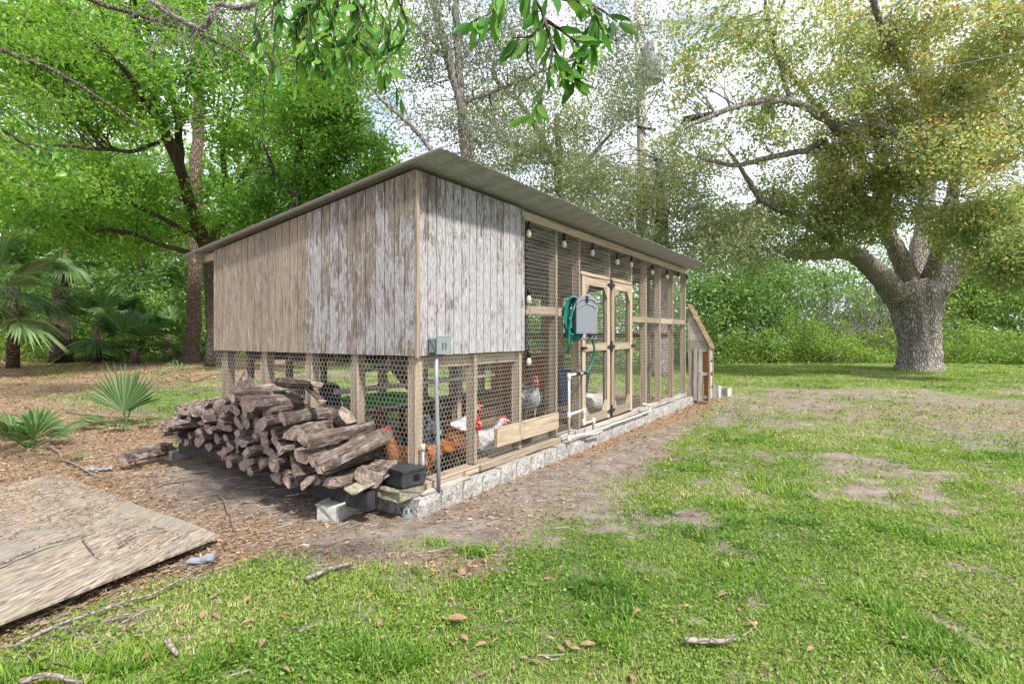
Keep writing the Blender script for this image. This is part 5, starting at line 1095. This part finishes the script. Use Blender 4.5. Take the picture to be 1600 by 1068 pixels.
# larger fallen leaves on the lawn: each one a thing of its own
random.seed(21); FL = 'large dry leaves lying on the lawn'
lf = MB(); vs = []
for i in range(7):
    s_ = i/6; w_ = .021*math.sin(math.pi*min(1, s_*.9+.06))**.8; zc = .008+.01*math.sin(s_*3)
    for k in (-1, 0, 1): vs.append(((s_-.5)*.1, k*w_, zc+abs(k)*.007))
lf.add(vs, [(i*3+k, i*3+k+1, (i+1)*3+k+1, (i+1)*3+k) for i in range(6) for k in range(2)])
M['dry_leaf'] = plain('dry_leaf', (.27, .165, .1), .7, .3, 30); lp = None
for i in range(75):
    px = random.uniform(180, 1580); py = random.uniform(900, 1062)
    if i < 40: px = random.uniform(200, 1000)
    x, y, _ = gp(px, py); z = float(gz(np.array([x]), np.array([y]))[0])+.014
    if lp is None: lp = lf.build('fallen_leaf', 'dry_leaf', None, True); o = lp
    else: o = lp.copy(); COL.objects.link(o)
    o.location = (x, y, z); o.rotation_euler = (random.uniform(-.3, .3), random.uniform(-.3, .3), random.uniform(0, 6.28)); o.scale = (random.uniform(.26, .6),)*3
    tag(o, 'small tan dry leaf lying curled on the lawn', 'leaf', FL)
x, y, _ = gp(715, 980); o = lp.copy(); COL.objects.link(o); o.location = (x, y, .03); o.scale = (.8, 1.3, .8); o.rotation_euler = (0, .1, .2)
tag(o, 'largest orange brown leaf on the lawn at bottom centre', 'leaf'); o.name = 'fallen_leaf'
# broad leaved weeds at the bottom left
for i, (px, py, lab) in enumerate(((115, 990, 'broad leaved lime weed in the litter by the plywood front edge'), (45, 1035, 'pale round leaved weed at the bottom left corner'), (190, 1000, 'leafy weed at the lawn edge right of the lime weed'), (120, 718, 'small green weed in the litter behind the plywood'))):
    x, y, _ = gp(px, py); t = thing('broadleaf_weed', lab, 'weed', (x, y, 0), 0, 'broad leaved weeds at the left'); n = 26
    P = RNG.normal(size=(n, 3))*np.array([.08, .06, .015])+np.array([0, 0, .035]); quads('foliage', leafquads(P, .034, .026, flat=.5), RNG.random(n)*.8, 'leaf_weed', t)
    m = MB(); [m.tube([(0, 0, 0), (p[0]*.5, p[1]*.5, p[2]*.8), tuple(p)], .002, 4, caps=False) for p in P[:14]]; m.build('stem', 'twigwood', t)
# ------------------------------------------------------------------ near hanging branches with large leaves
def leafproto(name, Ln, W_, mats, seed):
    rr = random.Random(seed); V_ = []; F_ = []; n = 6
    for i in range(n+1):
        s_ = i/n; w_ = W_*.5*math.sin(math.pi*min(1, .04+.93*s_))**.75*(1.12-.2*s_); zc = -rr.choice((.05, .12, .22))*Ln*s_**2+.01*rr.uniform(-1, 1)
        for k in (-1, 0, 1): V_.append((s_*Ln, k*w_, zc+abs(k)*W_*.13))
    F_ = [(i*3+k, i*3+k+1, (i+1)*3+k+1, (i+1)*3+k) for i in range(n) for k in range(2)]
    me = bpy.data.meshes.new(name); me.from_pydata(V_, [], F_); me.materials.append(mats)
    a = me.attributes.new('rnd', 'FLOAT', 'FACE'); v_ = rr.random(); a.data.foreach_set('value', [v_]*len(F_)); me.polygons.foreach_set('use_smooth', [True]*len(F_)); return me
M['leaf_near'] = leafmat('deep_green_near_leaves', shades((.02, .09, .02), (.05, .17, .03), (.1, .27, .04), (.22, .36, .07)), .4, .3)
LP = [leafproto('leaf', 1, .26+.03*(i % 4), M['leaf_near'], i) for i in range(12)]
def spray(label, stems, Ln, nper, group=None, spreadr=.5):
    root = Vector(stems[0][0]); t = thing('hanging_branch', label, 'branch', root, 0, group); cnt = 0
    for st in stems:
        P = walk([Vector(p)-root for p in st], 6, .02)
        MB().tube(P, lerpr([.007, .004, .002], len(P)), 6).build('twig', 'dark_bark', t, True)
        for i in range(nper):
            s_ = .15+.85*(i+random.random())/nper; k = min(len(P)-2, int(s_*(len(P)-1))); p = P[k].lerp(P[k+1], random.random()); d = (P[k+1]-P[k]).normalized()
            dv = (d*.6+Vector((random.gauss(0, .6), random.gauss(0, .6), random.gauss(-.45, .4)))).normalized()
            o = bpy.data.objects.new('leaf', random.choice(LP)); COL.objects.link(o); o.parent = t
            off = dv*.008; o.location = p+off; q = dv.to_track_quat('X', 'Z'); e_ = q.to_euler(); o.rotation_mode = 'QUATERNION'
            from mathutils import Quaternion
            o.rotation_quaternion = q @ Quaternion((1, 0, 0), random.uniform(-1.3, 1.3)); o.scale = (Ln*random.uniform(.7, 1.15),)*3; cnt += 1
    return t
random.seed(31)
a3 = lambda pts, Y: [at(px, py, Y+dy) for px, py, dy in pts]
spray('leafy twig with large green leaves hanging in front of the sky at top centre', [
    a3([(800, -70, 0), (790, -20, 0), (765, 20, -.02), (735, 35, -.03)], 1.75), a3([(800, -70, 0), (830, -10, 0), (850, 30, 0), (830, 55, -.02), (800, 60, 0)], 1.75),
    a3([(850, 30, 0), (862, 70, 0), (858, 110, 0), (845, 150, 0), (832, 180, 0)], 1.75), a3([(850, 30, 0), (880, 50, .05), (905, 75, .08), (895, 110, .08)], 1.75),
    a3([(830, -10, 0), (890, 0, .05), (930, 10, .08), (965, 35, .1)], 1.75), a3([(930, 10, .08), (935, 50, .1), (925, 75, .1)], 1.75),
    a3([(862, 70, 0), (885, 110, .05), (900, 128, .05)], 1.75)], .085, 19)
st = []
for i in range(23):
    x0 = random.uniform(395, 640); y0 = random.uniform(-60, 30); st.append([at(560, -140, 2.9), at(x0, y0, 2.7), at(x0+random.uniform(-30, 30), y0+random.uniform(40, 80), 2.65), at(x0+random.uniform(-50, 40), y0+random.uniform(80, 130), 2.6)])
spray('dense spray of bright green leaves hanging at the upper left of centre', st, .105, 13)
st = [[at(440, -80, 3.2), at(420, 60, 3.1), at(398, 110, 3.1), at(392, 190, 3.1)], [at(440, -80, 3.2), at(425, 90, 3.1), at(412, 150, 3.1), at(410, 215, 3.1)]]
spray('two long thin hanging twigs with a few leaves at the upper left', st, .075, 12)
st = []
for i in range(12):
    x0 = random.uniform(-60, 110); y0 = random.uniform(140, 290); st.append([at(-220, 60, 4.2), at(x0-80, y0-30, 4), at(x0-20, y0, 3.9), at(x0+random.uniform(0, 50), y0+random.uniform(0, 40), 3.9)])
spray('leafy bough reaching in from the left edge', st, .08, 12)
# lichen grey hanging twigs, upper left
t = thing('bare_bough', 'pale lichen covered bare bough with hanging twigs at the upper left', 'branch', at(300, -60, 6)); b0 = Vector(at(300, -60, 6)); m = MB()
bp = [at(210, -30, 6), at(250, 12, 6), at(285, 32, 6), at(315, 45, 6), at(330, 25, 6), at(340, 8, 6), at(385, 10, 6), at(430, -20, 6)]
MB().tube(walk([Vector(p)-b0 for p in bp], 5, .05), .032, 8, .15).build('bough', 'grey_bark', t, True)
for i in range(60):
    k = random.randrange(0, 7); p = Vector(bp[k]).lerp(Vector(bp[k+1]), random.random())-b0; q = p; P = [p]; a = random.uniform(-1, 1)
    for j in range(5): a += random.uniform(-.3, .3); q = q+Vector((math.sin(a)*.16, random.uniform(-.08, .08), -math.cos(a)*.12)); P.append(q)
    m.tube(P, [.007, .006, .005, .004, .003, .002], 4, caps=False)
m.build('twigs', 'grey_bark', t)
